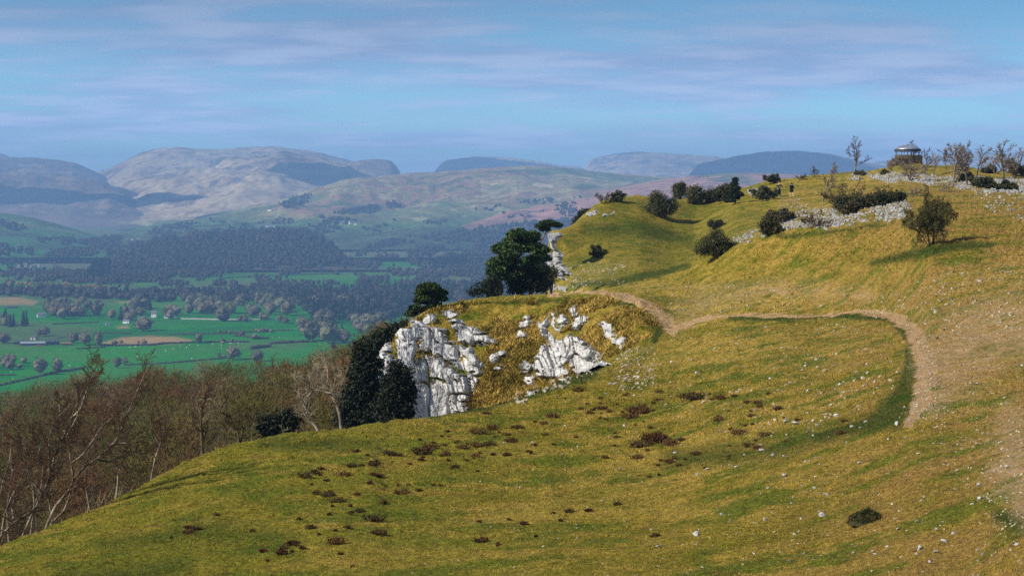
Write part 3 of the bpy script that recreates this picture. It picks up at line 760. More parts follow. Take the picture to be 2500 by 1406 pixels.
def wood_tree(seed, H=8., kids=(9, 6, 6), trop=(.25, .05, .5), rmin=.016, spread=(30, 62), trunk=.012):
    rng = RNG(seed); out = []
    cfg = dict(seg=[7, 5, 4, 2], wig=[.09, .16, .2, .22], up=[.10, .16, .18, .10], trop=trop, taper=[.25, .3, .4, .5],
               kids=kids, start=[.28, .2, .12], ang=[spread, (25, 60), (25, 60)], ratio=[.5, .48, .5], rr=[.55, .55, .6], rmin=rmin, minz=-.1)
    grow(rng, (0, 0, -.4), (rng.normal()*.12, rng.normal()*.12, 1), H*.78, H*trunk, 0, 3, cfg, out)
    return split_tree(out, 1)

def vase_shrub(seed, H=3., stems=6, kids=(6, 6, 6), lean=.55, rmin=.008, r0=.035, minz=-.1, trop=(.12, 0, .35)):
    rng = RNG(seed); out = []
    cfg = dict(seg=[6, 5, 4, 2], wig=[.16, .2, .24, .25], up=[.10, .10, .08, .05], trop=trop, taper=[.3, .35, .4, .5],
               kids=kids, start=[.16, .2, .12], ang=[(28, 65), (28, 65), (30, 70)], ratio=[.52, .5, .5], rr=[.55, .6, .6], rmin=rmin, minz=minz)
    for i in range(stems):
        a = i*2*math.pi/stems+rng.normal()*.3
        d = (math.cos(a)*lean*rng.uniform(.4, 1.2), math.sin(a)*lean*rng.uniform(.4, 1.2), 1)
        grow(rng, (math.cos(a)*.06, math.sin(a)*.06, -.15), d, H*rng.uniform(.6, .85), H*r0/3*rng.uniform(.7, 1.1), 0, 3, cfg, out)
    tr, cr = split_tree(out, 1)
    tips = np.array([P[-1] for l, P, R in out if l >= 2])
    return tr, cr, tips

def blob_centres(rng, lobes, n):
    """points spread through the outer shell of a set of ellipsoid lobes (x,y,z,rx,ry,rz)"""
    out = []
    tot = sum((l[3]*l[4]*l[5])**.67 for l in lobes)
    for l in lobes:
        k = int(n*(l[3]*l[4]*l[5])**.67/tot)+1
        v = rng.normal(size=(k, 3)); v /= np.linalg.norm(v, axis=1, keepdims=True)
        rr = rng.uniform(.25, 1.0, (k, 1))**.4*rng.uniform(.88, 1.08, (k, 1))
        out.append(np.array(l[:3])+v*rr*np.array(l[3:]))
    return np.concatenate(out)

def leafy(rng, lobes, clumps, per, size, spread, flat=.8):
    C = blob_centres(rng, lobes, clumps)
    return cards(rng, C, size, per, spread, flat)

# irregular rocks
def rock_mesh(name, seed, mat, flat=.6):
    rng = RNG(seed); bm = bmesh.new()
    for _ in range(16):
        v = rng.normal(size=3); v /= np.linalg.norm(v); v = v*rng.uniform(.75, 1.0)
        v = np.sign(v)*np.abs(v)**.75
        bm.verts.new((v[0], v[1]*.8, v[2]*flat))
    r = bmesh.ops.convex_hull(bm, input=bm.verts)
    for v in [v for v in bm.verts if not v.link_faces]: bm.verts.remove(v)
    bmesh.ops.bevel(bm, geom=list(bm.edges), offset=.05, segments=1, affect='EDGES')
    me = bpy.data.meshes.new(name); bm.to_mesh(me); bm.free(); me.materials.append(mat)
    return me
ROCKS = [rock_mesh('stone', 100+i, M['stone'], [.55, .7, .4, .85, .5, .6][i % 6]) for i in range(10)]

def rubble(name, pts, sizes, seed, mat, sink=.25):
    """many loose stones in one mesh (ground litter nobody could count)"""
    rng = RNG(seed); N = len(pts)
    cube = np.array([[x, y, zz] for x in (-1, 1) for y in (-1, 1) for zz in (-1, 1)], float)
    q = np.array([[0, 1, 3, 2], [4, 6, 7, 5], [0, 4, 5, 1], [2, 3, 7, 6], [0, 2, 6, 4], [1, 5, 7, 3]])
    V = cube[None]*rng.uniform(.55, 1.1, (N, 8, 1))*np.stack([rng.uniform(.6, 1.2, N), rng.uniform(.5, 1.1, N), rng.uniform(.3, .75, N)], 1)[:, None, :]
    a = rng.uniform(0, 6.28, N); t = rng.normal(size=N)*.35
    V = np.stack([V[..., 0]*np.cos(a)[:, None]-V[..., 1]*np.sin(a)[:, None], V[..., 0]*np.sin(a)[:, None]+V[..., 1]*np.cos(a)[:, None], V[..., 2]+V[..., 0]*t[:, None]], -1)
    V = V*np.asarray(sizes)[:, None, None]*.5+np.asarray(pts)[:, None, :]+np.array([0, 0, 1.])*(np.asarray(sizes)*.2*(1-sink*2))[:, None, None]
    f = (q[None]+np.arange(N)[:, None, None]*8).reshape(-1, 4)
    return link(name, mesh_np(name, V.reshape(-1, 3), f, mat))
# ------------------------------------------------------------------ limestone crags of the scar
z3 = lambda pts: zq(pts, 800, 680, .34)
z4 = lambda pts: zq(pts, 1100, 420, .2802)
CRAG_POLYS = []
def joints(u, v, su, sv, seed, tilt):
    """jointed blocks: columns of unequal width, each broken at its own bedding heights; returns (block height 0..1 with tilted face, distance to the nearest joint)"""
    a = u/su+.55*fbm(u*.7/su, v*.45/sv, 3, seed); col = np.floor(a); fa = a-col
    b = v/sv+_h(col, col*0, seed+1)*5+.45*fbm(u*.8/su, v*.8/sv, 2, seed+2); row = np.floor(b); fb = b-row
    h = _h(col, row, seed+3)
    t = (fa-.5)*(_h(col, row, seed+4)-.5)*2*tilt+(fb-.5)*(_h(col, row, seed+5)-.65)*2*tilt
    return h+t, np.minimum(np.minimum(fa, 1-fa)*su, np.minimum(fb, 1-fb)*sv)
def crag(poly, seed, label, amp=1.0, rmin=None, sc=1.0, mat='rock', name='limestone_crag', grow_px=5.0):
    P = np.array(poly); x0, y0 = P.min(0)-12; x1, y1 = P.max(0)+12
    st = 1.2
    gx = np.arange(x0, x1+st, st); gy = np.arange(y0, y1+st, st)
    PX, PY = np.meshgrid(gx, gy, indexing='ij')
    pts, ok = NEAR.hit(PX.ravel(), PY.ravel(), rmin or R_A2+6)
    X, Y, Z = (pts[:, i].reshape(PX.shape) for i in range(3)); ok = ok.reshape(PX.shape)
    CRAG_POLYS.append(poly)
    d = sdf_poly(PX, PY, poly)+grow_px+9*fbm(PX/12, PY/9, 3, seed)+2.0*fbm(PX/3, PY/3, 2, seed+1)-10*sstep(.24, .42, fbm(PX/24+PY/40, PY/9, 3, seed+12))
    u = X/sc; v = Z/sc+.12*u
    wu = .30*fbm(u/1.3, v/1.1, 3, seed+20); u = u+wu; v = v+.25*fbm(u/1.5, v/1.2, 3, seed+21); qm = sstep(-.12, .15, fbm(u/1.6, v/1.4, 2, seed+22))
    b1, e1 = joints(u+.15*v, v, 1.15, 2.6, seed+2, .35); b2, e2 = joints(u+.25*v, v, .36, .95, seed+3, .45); b3, e3 = joints(u-.1*v, v, .14, .30, seed+6, .6)
    off = .50*b1+.22*b2*qm+.08*b3+.05*fbm(u*5, v*4, 3, seed+8)+.45*fbm(u/2.5, v/2.5, 2, seed+9)
    off -= .55*(1-sstep(.03, .085, e1)) + .28*(1-sstep(.015, .05, e2))*(b3 > .30)*qm
    edge = sstep(-2, 4, d)
    off = (off*.85*amp*sc+.24)*edge - .35*(1-sstep(-4, -.5, d))
    D = np.array([-.42, -.88, .22])
    X = X+D[0]*off; Y = Y+D[1]*off; Z = Z+D[2]*off
    keep = (d > -4) & ok
    i = np.arange(PX.size).reshape(PX.shape)
    q = np.stack([i[:-1, :-1], i[:-1, 1:], i[1:, 1:], i[1:, :-1]], -1)
    kq = keep[:-1, :-1] & keep[:-1, 1:] & keep[1:, 1:] & keep[1:, :-1]
    # do not bridge the gap behind a ledge
    jump = np.maximum(np.abs(Y[:-1, :-1]-Y[1:, 1:]), np.abs(Y[:-1, 1:]-Y[1:, :-1])) < 4.5
    f = q[kq & jump]
    V = np.stack([X, Y, Z], -1).reshape(-1, 3)
    usedv = np.unique(f); re = np.full(len(V), -1); re[usedv] = np.arange(len(usedv))
    V = V[usedv]; f = re[f]; lab = np.arange(len(V))
    while True:                       # connected pieces: the largest is the crag, others its ribs
        new = lab.copy(); mn = lab[f].min(1)
        for c_ in range(4): np.minimum.at(new, f[:, c_], mn)
        new = new[new]
        if (new == lab).all(): break
        lab = new
    ids, cnt = np.unique(lab[f[:, 0]], return_counts=True); o = None
    for i_ in ids[np.argsort(-cnt)]:
        ff = f[lab[f[:, 0]] == i_]
        if o is not None and len(ff) < 40: continue
        uv_ = np.unique(ff); r2 = np.full(len(V), -1); r2[uv_] = np.arange(len(uv_))
        me = mesh_np(name if o is None else 'rib', V[uv_], r2[ff], M[mat], False)
        if o is None: o = tag(link(name, me), label, 'crag', 'limestone crags along the scar')
        else: link('rib', me, o)
    return o

crag(z3([(295, 720), (315, 650), (340, 590), (365, 510), (400, 485), (445, 465), (452, 520), (460, 560), (512, 605), (500, 640), (455, 665), (445, 740), (400, 755), (340, 740)]), 11, 'white limestone prow at the outer tip of the near headland, above the dark yews')
crag(z3([(525, 490), (545, 410), (555, 380), (610, 372), (625, 322), (645, 325), (700, 355), (725, 388), (790, 380), (838, 392), (850, 470), (925, 500), (1010, 530), (1095, 605), (1085, 665), (1000, 645), (930, 605), (850, 545), (790, 522), (715, 500), (700, 430), (640, 410), (625, 500), (605, 610), (555, 640), (528, 610), (535, 550)]), 12, 'long stepped limestone band crossing the upper middle of the near headland', grow_px=9)
crag(z3([(905, 322), (940, 315), (975, 335), (1000, 365), (1055, 350), (1065, 385), (1110, 400), (1150, 430), (1200, 445), (1195, 475), (1120, 465), (1050, 455), (960, 445), (960, 400), (970, 372), (910, 350)]), 13, 'small limestone ledge just above the long stepped band', .7)
crag(z3([(640, 640), (665, 600), (720, 585), (800, 600), (815, 620), (870, 650), (905, 690), (955, 720), (1000, 720), (1055, 688), (1055, 740), (1030, 800), (1005, 850), (975, 885), (985, 950), (850, 985), (780, 1000), (640, 1010), (605, 980), (610, 920), (625, 860), (630, 780)]), 14, 'largest smooth white limestone face, low on the near headland by the grass crease', 1.1, grow_px=10)
crag(z3([(1545, 345), (1590, 320), (1610, 280), (1640, 258), (1645, 330), (1668, 400), (1745, 420), (1800, 450), (1850, 490), (1905, 515), (1955, 550), (1925, 600), (1975, 625), (2010, 640), (1965, 690), (1900, 720), (1840, 705), (1800, 650), (1740, 600), (1700, 640), (1725, 690), (1695, 725), (1650, 705), (1600, 680), (1550, 690), (1515, 650), (1520, 560), (1590, 500), (1620, 430), (1570, 390)]), 15, 'broken pale limestone buttress right of the golden grass gully', grow_px=8)
crag(z3([(1955, 335), (2000, 325), (2045, 345), (2070, 395), (2050, 430), (2000, 410), (1990, 380)]), 16, 'small square white block nearest the path bend on the headland', .6)
for pl, lb in (([(2070, 440), (2110, 425), (2130, 455), (2110, 500), (2075, 480)], 'little white outcrop just below the square white block'),
               ([(848, 250), (880, 232), (915, 262), (905, 300), (860, 300)], 'knob of white limestone high on the headland left of the turf brow'),
               ([(715, 270), (745, 248), (765, 290), (745, 325), (715, 320)], 'upright white limestone tooth beside the lone pine'),
               ([(1405, 310), (1440, 285), (1462, 315), (1440, 340), (1410, 335)], 'pale stone lump in golden grass left of the broken buttress'),
               ([(1375, 405), (1400, 388), (1420, 410), (1410, 432), (1380, 430)], 'lower pale stone lump in golden grass beside the gully'),
               ([(1668, 290), (1695, 262), (1718, 300), (1690, 335), (1670, 325)], 'white pinnacle at the head of the broken buttress'),
               ([(1775, 345), (1790, 300), (1835, 285), (1840, 310), (1800, 355)], 'slanting pale slab above the broken buttress'),
               ([(1755, 240), (1780, 215), (1800, 240), (1775, 262)], 'topmost little limestone outcrop below the turf brow'),
               ([(1395, 645), (1425, 612), (1462, 632), (1445, 665), (1400, 665)], 'grey white outcrop at the foot of the golden gully'),
               ([(1425, 735), (1450, 698), (1495, 712), (1485, 750), (1440, 750)], 'scruffy low outcrop beneath the golden gully'),
               ([(1448, 860), (1465, 815), (1490, 805), (1488, 850), (1465, 872)], 'small tilted stone at the grassy crease below the crags'),
               ([(1715, 735), (1740, 722), (1765, 745), (1740, 770), (1715, 760)], 'rounded boulder at the toe of the broken buttress'),
               ([(1170, 575), (1195, 550), (1215, 565), (1200, 595), (1175, 600)], 'small white stone rib between the two main crags'),
               ([(1212, 620), (1230, 585), (1245, 600), (1232, 640), (1215, 645)], 'thin pale stone rib lower between the two main crags'),
               ([(1225, 540), (1250, 520), (1275, 545), (1255, 565), (1230, 560)], 'little pale outcrop in grass between the two main crags')):
    crag(z3(pl), int(pl[0][0]), lb, .45)
crag(z4([(828, 590), (850, 550), (900, 520), (940, 505), (955, 540), (935, 590), (900, 640), (885, 690), (930, 690), (965, 720), (985, 790), (1012, 830), (1045, 900), (1000, 935), (950, 935), (925, 880), (915, 850), (860, 845), (832, 810), (830, 720), (845, 660)]), 41, 'grey white cliff edge of the second headland behind the pine clump', .8, R_E, 1.5, mat='scree', name='limestone_cliff', grow_px=0)
crag(z4([(812, 1045), (820, 985), (845, 950), (880, 955), (960, 990), (1010, 1000), (990, 1025), (900, 1035)]), 42, 'pale rubbly rock apron at the foot of the second cliff', .6, R_Bc+8, 1.3, mat='scree', grow_px=0)
crag(z4([(1180, 400), (1190, 340), (1215, 308), (1270, 320), (1285, 345), (1240, 375), (1200, 410)]), 43, 'small white rock scar at the far end of the second headland', .5, R_E, 1.4, mat='scree', grow_px=-2)
crag(z4([(1325, 385), (1350, 365), (1400, 350), (1440, 328), (1465, 345), (1430, 365), (1380, 388), (1340, 392)]), 44, 'flat pale limestone slab on the far end of the second headland', .2, R_E, 1.4, mat='scree', grow_px=-3)

# ------------------------------------------------------------------ loose stones
STONE_PX = [(548, 668, 45), (282, 722, 35), (890, 340, 35), (885, 362, 45), (955, 380, 75), (1070, 352, 30), (1100, 385, 48), (880, 730, 58), (1080, 808, 45), (1130, 1000, 60), (1112, 968, 24), (990, 1017, 28), (450, 992, 50), (283, 1133, 78), (945, 1125, 34), (1825, 875, 50), (1385, 640, 42), (1775, 1260, 40), (1905, 1245, 58), (1960, 1175, 58), (1910, 1092, 45), (2450, 1195, 54), (668, 1252, 28), (912, 1305, 36), (1785, 580, 40), (1300, 505, 45), (720, 555, 50), (1195, 250, 42), (1218, 140, 30), (1040, 150, 32), (1310, 155, 28), (1368, 152, 26), (1408, 120, 32), (1250, 112, 36), (915, 98, 32), (1230, 325, 56), (1070, 455, 35), (1640, 380, 60), (1390, 400, 32), (2390, 670, 40), (1140, 268, 30), (285, 32, 36), (1160, 858, 55), (1112, 848, 26), (935, 875, 24), (1000, 795, 30), (765, 810, 38), (920, 915, 30), (2035, 820, 40), (2195, 790, 42), (2200, 880, 46), (2150, 920, 30), (1770, 1035, 34), (2025, 1120, 34), (1470, 1245, 46), (1490, 1258, 34), (1860, 1310, 40), (1345, 1250, 30), (320, 1345, 34), (180, 520, 30), (130, 572, 34), (605, 585, 26), (870, 595, 36), (800, 588, 40), (775, 380, 26), (940, 360, 30), (1425, 362, 34), (1330, 395, 40), (2190, 1230, 40), (1790, 1222, 60)]
rng = RNG(5); nst = 0
SPECIAL = {14-1: 'largest grey boulder low in the foreground turf, broad and half buried', 9: 'bright white stone beside the dark mossy mound', 15: 'bright angular white stone alone in straw grass right of the mossy mound',
           4: 'longest flat white slab among the stones below the path', 0: 'wedge shaped pale stone on turf among the heather clumps', 7: 'upright grey stone leaning in the middle of the straw turf', 12: 'low pale stone in the open turf left of the mossy mound'}
def put_stone(p, size, label, seed):
    r = RNG(seed); o = link('stone', ROCKS[seed % len(ROCKS)], None, Vector(p)+Vector((0, 0, size*.12)), r.uniform(0, 6.28), (size*.5*r.uniform(.85, 1.15), size*.5*r.uniform(.7, 1.), size*.5*r.uniform(.6, 1.)))
    o.rotation_euler[0] = r.normal()*.25; o.rotation_euler[1] = r.normal()*.25
    tag(o, label, 'stone', 'loose limestone stones on the turf'); return o
for k, (a, b, w) in enumerate(STONE_PX):
    q = gp(1600+a*.36, 900+b*.36)
    put_stone(q, max(w*.36/F*q.y, .10), SPECIAL.get(k, 'pale limestone stone lying loose on the turf below the path'), k+nst)
BIGPX = [(1960, 905, 12), (1880, 925, 10), (2060, 800, 10), (2000, 815, 8), (1870, 800, 12), (1800, 825, 9), (1745, 852, 10), (1690, 880, 10), (1905, 880, 9), (1640, 885, 12), (1552, 922, 16), (1530, 925, 14), (1600, 918, 10), (1490, 938, 12), (1480, 962, 10), (1548, 966, 9), (1567, 951, 10), (1525, 1040, 12), (1300, 1080, 10), (1230, 1082, 8), (1410, 1090, 9), (1512, 1145, 12), (1560, 1090, 10), (1270, 1190, 8), (1240, 1305, 8), (1380, 1040, 9), (1650, 1106, 12), (243, 1232, 10), (380, 1095, 5)]
for k, (a, b, w) in enumerate(BIGPX):
    q = gp(a, b); put_stone(q, max(w/F*q.y, .10), 'pale limestone stone lying loose on the turf near the heather', 300+k)
k = 0
while k < 95:
    a = rng.uniform(1450, 2500); b = rng.uniform(790, 1400)
    wgt = np.clip((a-1350)/900, 0, 1)
    if rng.random() > wgt*(0.5+.5*vn(a/60, b/40, 4)): continue
    q = gp(a, b); w = (4.5+9*rng.random()**2.5)*(1+(b-900)/1200)
    put_stone(q, max(w/F*q.y, .06), 'small pale stone scattered on the stony turf at the right', 400+k); k += 1

def scatter_band(poly, n, smin, smax, seed, rmin=0):
    r = RNG(seed); P = np.array(poly); lo = P.min(0); hi = P.max(0)
    a = r.uniform(lo[0], hi[0], n*3); b = r.uniform(lo[1], hi[1], n*3)
    d = sdf_poly(a, b, poly)+11*fbm(a/32, b/14, 4, seed)
    m = (d > 0) & (vn(a/22, b/9, seed+1)*.7+vn(a/8, b/4, seed+2)*.3 > (.34 if smin < .06 and smax > .2 else .38)); a, b = a[m][:n], b[m][:n]
    q, ok = NEAR.hit(a, b, rmin); q = q[ok]
    return q, smin+(smax-smin)*r.random(len(q))**2.2
sets = [scatter_band(BAND1, 5600, .04, .26, 1), scatter_band(BAND2, 9000, .05, .30, 2), scatter_band([(2260, 445), (2520, 436), (2520, 476), (2400, 474)], 1500, .05, .32, 9),
        scatter_band([(1930, 480), (1900, 500), (1905, 545), (1990, 560), (2040, 520), (1990, 500)], 260, .06, .28, 3),
        scatter_band([(1812, 478), (1836, 460), (1850, 470), (1830, 490)], 120, .1, .6, 4),
        scatter_band([(2380, 470), (2500, 470), (2500, 540), (2420, 520)], 200, .05, .3, 5)]
scr = rubble('limestone_rubble', np.concatenate([s[0] for s in sets]), np.concatenate([s[1] for s in sets]), 6, M['scree'], .45)
tag(scr, 'grey white limestone rubble strewn in bands across the upper hillside', 'rubble', None, 'stuff')
sets = [scatter_band([(1550, 690), (1900, 690), (2100, 720), (2500, 620), (2500, 820), (2300, 830), (2060, 752), (1800, 762), (1660, 790), (1600, 742)], 1100, .02, .17, 11),
        scatter_band([(2215, 800), (2500, 700), (2500, 1400), (2440, 1300), (2230, 1040)], 1300, .015, .075, 12),
        scatter_band([(1600, 830), (1960, 785), (2180, 790), (2190, 960), (1950, 1080), (1800, 1100), (1480, 950), (1500, 870)], 500, .04, .15, 13),
        scatter_band([(1350, 640), (1530, 640), (1530, 690), (1350, 712)], 500, .06, .25, 14),
        scatter_band([(1500, 860), (1600, 840), (1600, 940), (1500, 960)], 260, .06, .22, 15),
        scatter_band([(1250, 950), (1420, 880), (1450, 910), (1260, 985)], 200, .08, .3, 16),
        scatter_band([(2190, 1030), (2235, 960), (2240, 850), (2200, 790), (2230, 785), (2290, 850), (2300, 960), (2250, 1035)], 420, .015, .09, 18), scatter_band([(1600, 760), (1640, 770), (1660, 810), (1625, 815)], 90, .03, .12, 19),
        scatter_band([(1300, 1050), (2500, 1050), (2500, 1406), (900, 1406)], 700, .02, .07, 17)]
chips = rubble('limestone_gravel', np.concatenate([s[0] for s in sets]), np.concatenate([s[1] for s in sets]), 7, M['chips'], .45)
tag(chips, 'small pale limestone chips littering the path and stony turf', 'gravel', None, 'stuff')

# ------------------------------------------------------------------ turf blades
def turf(n, pxr, pyr, seed, hs, blades=4, keep=None, lean=.5, name='grass'):
    r = RNG(seed); a = r.uniform(*pxr, n); b = r.uniform(*pyr, n)
    q, ok = NEAR.hit(a, b); ok &= (q[:, 1] > 12)
    q = q[ok]; a = a[ok]; b = b[ok]
    pm = mask_at(q, 'path'); gm = mask_at(q, 'green'); lm = mask_at(q, 'litter'); dm = mask_at(q, 'dry'); um = mask_at(q, 'lush')
    m = (r.random(len(q)) > pm*1.1+mask_at(q, 'worn')*.75) & (lm < .3)
    if keep is not None: m &= keep(a, b, q, r)
    q = q[m]; gm = gm[m]; a = a[m]; dm = np.repeat(dm[m], blades); um = np.repeat(um[m], blades)
    N = len(q)*blades
    Q = np.repeat(q, blades, 0); gm = np.repeat(gm, blades)
    size = np.repeat(hs[0]+(hs[1]-hs[0])*r.random(len(q))**1.5, blades)*np.clip(Q[:, 1]/45, .8, 2.4)*r.uniform(.6, 1.2, N)
    Q = Q+r.normal(size=(N, 3))*np.array([1, 1, 0])*size[:, None]*.35
    an = r.uniform(0, 6.28, N); w = size*.17
    tip = np.stack([r.normal(size=N)*lean+.15, r.normal(size=N)*lean, np.ones(N)], 1)*size[:, None]
    s_ = np.stack([np.cos(an)*w, np.sin(an)*w, 0*an], 1)
    V = np.stack([Q-s_-[0, 0, .02], Q+s_-[0, 0, .02], Q+tip], 1).reshape(-1, 3)
    tone = np.repeat(r.random(N), 3)
    return V, np.arange(N*3).reshape(N, 3), tone, np.repeat(gm, 3), np.repeat(dm, 3), np.repeat(um, 3)
def nocrag(a, b, q, r):
    m = np.ones(len(a), bool)
    for p_ in CRAG_POLYS:
        P_ = np.array(p_); i = (a > P_[:, 0].min()) & (a < P_[:, 0].max()) & (b > P_[:, 1].min()) & (b < P_[:, 1].max())
        if i.any(): m[i] &= sdf_poly(a[i], b[i], p_) < 0
    return m
def build_turf():
    parts = [turf(150000, (-200, 2700), (900, 1480), 21, (.016, .052), 4, None, .8),
             turf(80000, (900, 2700), (560, 1060), 22, (.016, .052), 3, nocrag, .8),
             turf(24000, (1340, 2600), (440, 640), 23, (.02, .055), 3, nocrag, .8)]
    V = []; Fc = []; T = []; Gm = []; Dm = []; Um = []; b = 0
    for v, f, t, g_, d_, u_ in parts: V.append(v); Fc.append(f+b); T.append(t); Gm.append(g_); Dm.append(d_); Um.append(u_); b += len(v)
    o = link('grass', mesh_np('grass', np.concatenate(V), np.concatenate(Fc), M['blade'], False, dict(tone=np.concatenate(T), green=np.concatenate(Gm), dry=np.concatenate(Dm), lush=np.concatenate(Um))))
    tag(o, 'short dry turf covering the hillside', 'grass', None, 'stuff')
    # golden tussocks on the crag slope
    def kp(a, b, q, r): return (mask_at(q, 'ochre') > .2) & nocrag(a, b, q, r)
    v, f, t, g_, d_, u_ = turf(30000, (890, 1640), (728, 1020), 24, (.04, .11), 5, kp, .8)
    g = G('tussock_blades', .85, .1); c = g.mix(g.mr(g.noise(.5, 4, .6, g.pos()), .38, .62), (.46, .31, .07), (.17, .125, .018))
    g.out(g.mul(c, g.mr(g.attr('tone'), 0, 1, .5, 1.4)))
    o = link('tussock_grass', mesh_np('tussock_grass', v, f, g.m, False, dict(tone=t)))
    tag(o, 'golden tussock grass between the limestone crags', 'grass', None, 'stuff')
build_turf()
# ------------------------------------------------------------------ trees and shrubs of the scar
def px_size(n, Y): return n/F*Y

# near bare trees whose limbs are laid out as in the photograph
def limbed_tree(name, stems, Y, seed, label, cat='tree', group=None, mt='bark_pale', mc='twig_birch', r0=.052, twigs=(6, 6, 5), dY=.5, trop=(.28, 0, .45), tl=.42, rm=.006):
    """stems: list of (root stem index or None, [(px,py)...]) ; a limb's depth wanders about Y"""
    rng = RNG(seed); out = []
    base = None; lines = []
    cfg = dict(seg=[6, 5, 4, 3], wig=[.1, .14, .2, .22], up=[.1, .12, .14, .1], trop=trop, taper=[.2, .3, .4, .5], kids=twigs+(0,), start=[.2, .15, .12], ang=[(20, 50), (20, 52), (25, 60)], ratio=[.5, .55, .5], rr=[.5, .6, .6], rmin=rm, minz=-.2)
    for k, (par, pts) in enumerate(stems):
        n = len(pts); drift = rng.normal()*dY
        y0 = Y if par is None else lines[par]
        ys = np.linspace(0, 1, n)*drift+(Y if par is None else lines[par][min(len(lines[par])-1, 1)])
        if par is None: ys = Y+np.linspace(0, 1, n)*drift
        Pp = np.array([W(a, b, yy) for (a, b), yy in zip(pts, ys)])
        if par is None: Pp[0, 2] -= .15
        # finer polyline with a little crookedness
        t = np.linspace(0, n-1, (n-1)*3+1)
        Q = np.stack([np.interp(t, range(n), Pp[:, i]) for i in range(3)], 1)
        kk = np.array([.25, .5, .25])
        Qs = Q.copy()
        for i in range(3): Qs[1:-1, i] = np.convolve(Q[:, i], kk, 'valid')
        Q = Qs+rng.normal(size=Q.shape)*.012*np.linspace(0, 1, len(Q))[:, None]
        rr = r0*(1 if par is None else .62)*(.8+.4*rng.random())
        L = np.linalg.norm(np.diff(Q, axis=0), axis=1).sum()
        rr = min(rr, L*.028)
        R = np.linspace(rr, rr*.2, len(Q))
        lines.append(ys)
        out.append((0, Q, R))
        k_ = max(5, int(L*6.0))
        c2 = dict(cfg); c2['kids'] = [k_]+list(twigs)
        c2['ratio'] = [min(.5, tl*1.6/L), .55, .5]
        branch_off(rng, Q, R, L, 0, 3, c2, out)
        if base is None: base = Vector(Pp[0])
    out = [(l, P-np.array(base), R) for l, P, R in out]
    tr, cr = split_tree(out, 0)
    e = tree_obj(name, tr, cr, M[mt], M[mc], base)
    return tag(e, label, cat, group)

z7 = lambda pts: [(a*.3954, 850+b*.3954) for a, b in pts]
limbed_tree('birch_tree', [(None, z7([(258, 1160), (300, 1070), (350, 960), (430, 880), (460, 800), (438, 700), (420, 560), (380, 460), (365, 370), (372, 300)])),
    (0, z7([(460, 800), (520, 730), (600, 680), (720, 570), (760, 470), (830, 300), (890, 180), (905, 80)])),
    (0, z7([(440, 710), (510, 660), (580, 560), (640, 470), (750, 390), (800, 330)])),
    (None, z7([(262, 1150), (320, 1075), (400, 1000), (430, 900), (450, 840)])),
    (0, z7([(410, 550), (470, 440), (520, 300), (545, 200), (610, 90)])),
    (1, z7([(700, 590), (800, 580), (860, 650), (930, 640)])),
    (1, z7([(600, 690), (700, 700), (760, 640), (840, 640)]))], 57, 1, 'tall leaning bare birch with two pale stems at the turf edge, left', dY=.6)
limbed_tree('birch_tree', [(None, z7([(108, 1206), (180, 1060), (262, 900), (312, 780), (340, 650), (382, 560), (440, 430), (512, 260), (545, 200), (570, 60)])),
    (0, z7([(310, 780), (305, 640), (300, 540), (340, 450), (440, 330)])),
    (0, z7([(262, 900), (200, 820), (150, 700), (120, 560), (100, 420)])),
    (0, z7([(440, 430), (500, 380), (540, 250), (600, 100)])),
    (0, z7([(340, 650), (420, 600), (470, 470)]))], 55.5, 2, 'bare birch with one long slanting stem left of the two stemmed birch', dY=.5)
limbed_tree('birch_tree', [(None, z7([(-60, 1215), (10, 1150), (90, 1075), (200, 1000), (280, 930)])),
    (0, z7([(10, 1150), (30, 1020), (70, 920), (130, 810), (180, 700)])),
    (0, z7([(-20, 1180), (-20, 1000), (10, 850), (60, 700), (70, 560)])),
    (0, z7([(90, 1075), (70, 980), (110, 900), (190, 840)]))], 54, 3, 'low spreading bare birch leaving the picture at the far left', dY=.5)
for k_, (pts_, lb_, yy_) in enumerate([([(335, 1075), (292, 900), (252, 700), (236, 520)], 'thin pale upright birch behind the two stemmed birch', 61), ([(560, 1000), (520, 800), (545, 640), (590, 470)], 'slim birch right of the two stemmed birch', 66), ([(720, 905), (735, 760), (690, 620), (735, 480)], 'small slim birch farther along the turf edge', 68), ([(60, 1200), (40, 1000), (80, 760), (62, 540)], 'thin birch near the far left edge', 58), ([(185, 1150), (215, 960), (190, 760), (150, 600)], 'thin birch crossing behind the slanting stem', 60), ([(930, 810), (955, 690), (985, 590), (1040, 500)], 'crooked little birch on the turf edge left of the slender upright tree', 67)]):
    limbed_tree('birch_tree', [(None, z7(pts_)), (0, z7([pts_[1], (pts_[1][0]+40, pts_[1][1]-110), (pts_[1][0]+50, pts_[1][1]-250)])), (0, z7([pts_[2], (pts_[2][0]-50, pts_[2][1]-90), (pts_[2][0]-60, pts_[2][1]-200)]))], yy_, 40+k_, lb_, r0=.04, tl=.38, dY=.4)
limbed_tree('birch_tree', [(None, z7([(1252, 675), (1246, 560), (1240, 440), (1255, 340), (1292, 230)])),
    (0, z7([(1240, 520), (1200, 470), (1180, 400)])), (0, z7([(1242, 420), (1215, 330), (1200, 260)])), (0, z7([(1255, 340), (1275, 300), (1310, 200)]))], 67, 4, 'slender upright bare tree standing alone on the turf edge', r0=.075, mt='bark_dark', tl=.32)
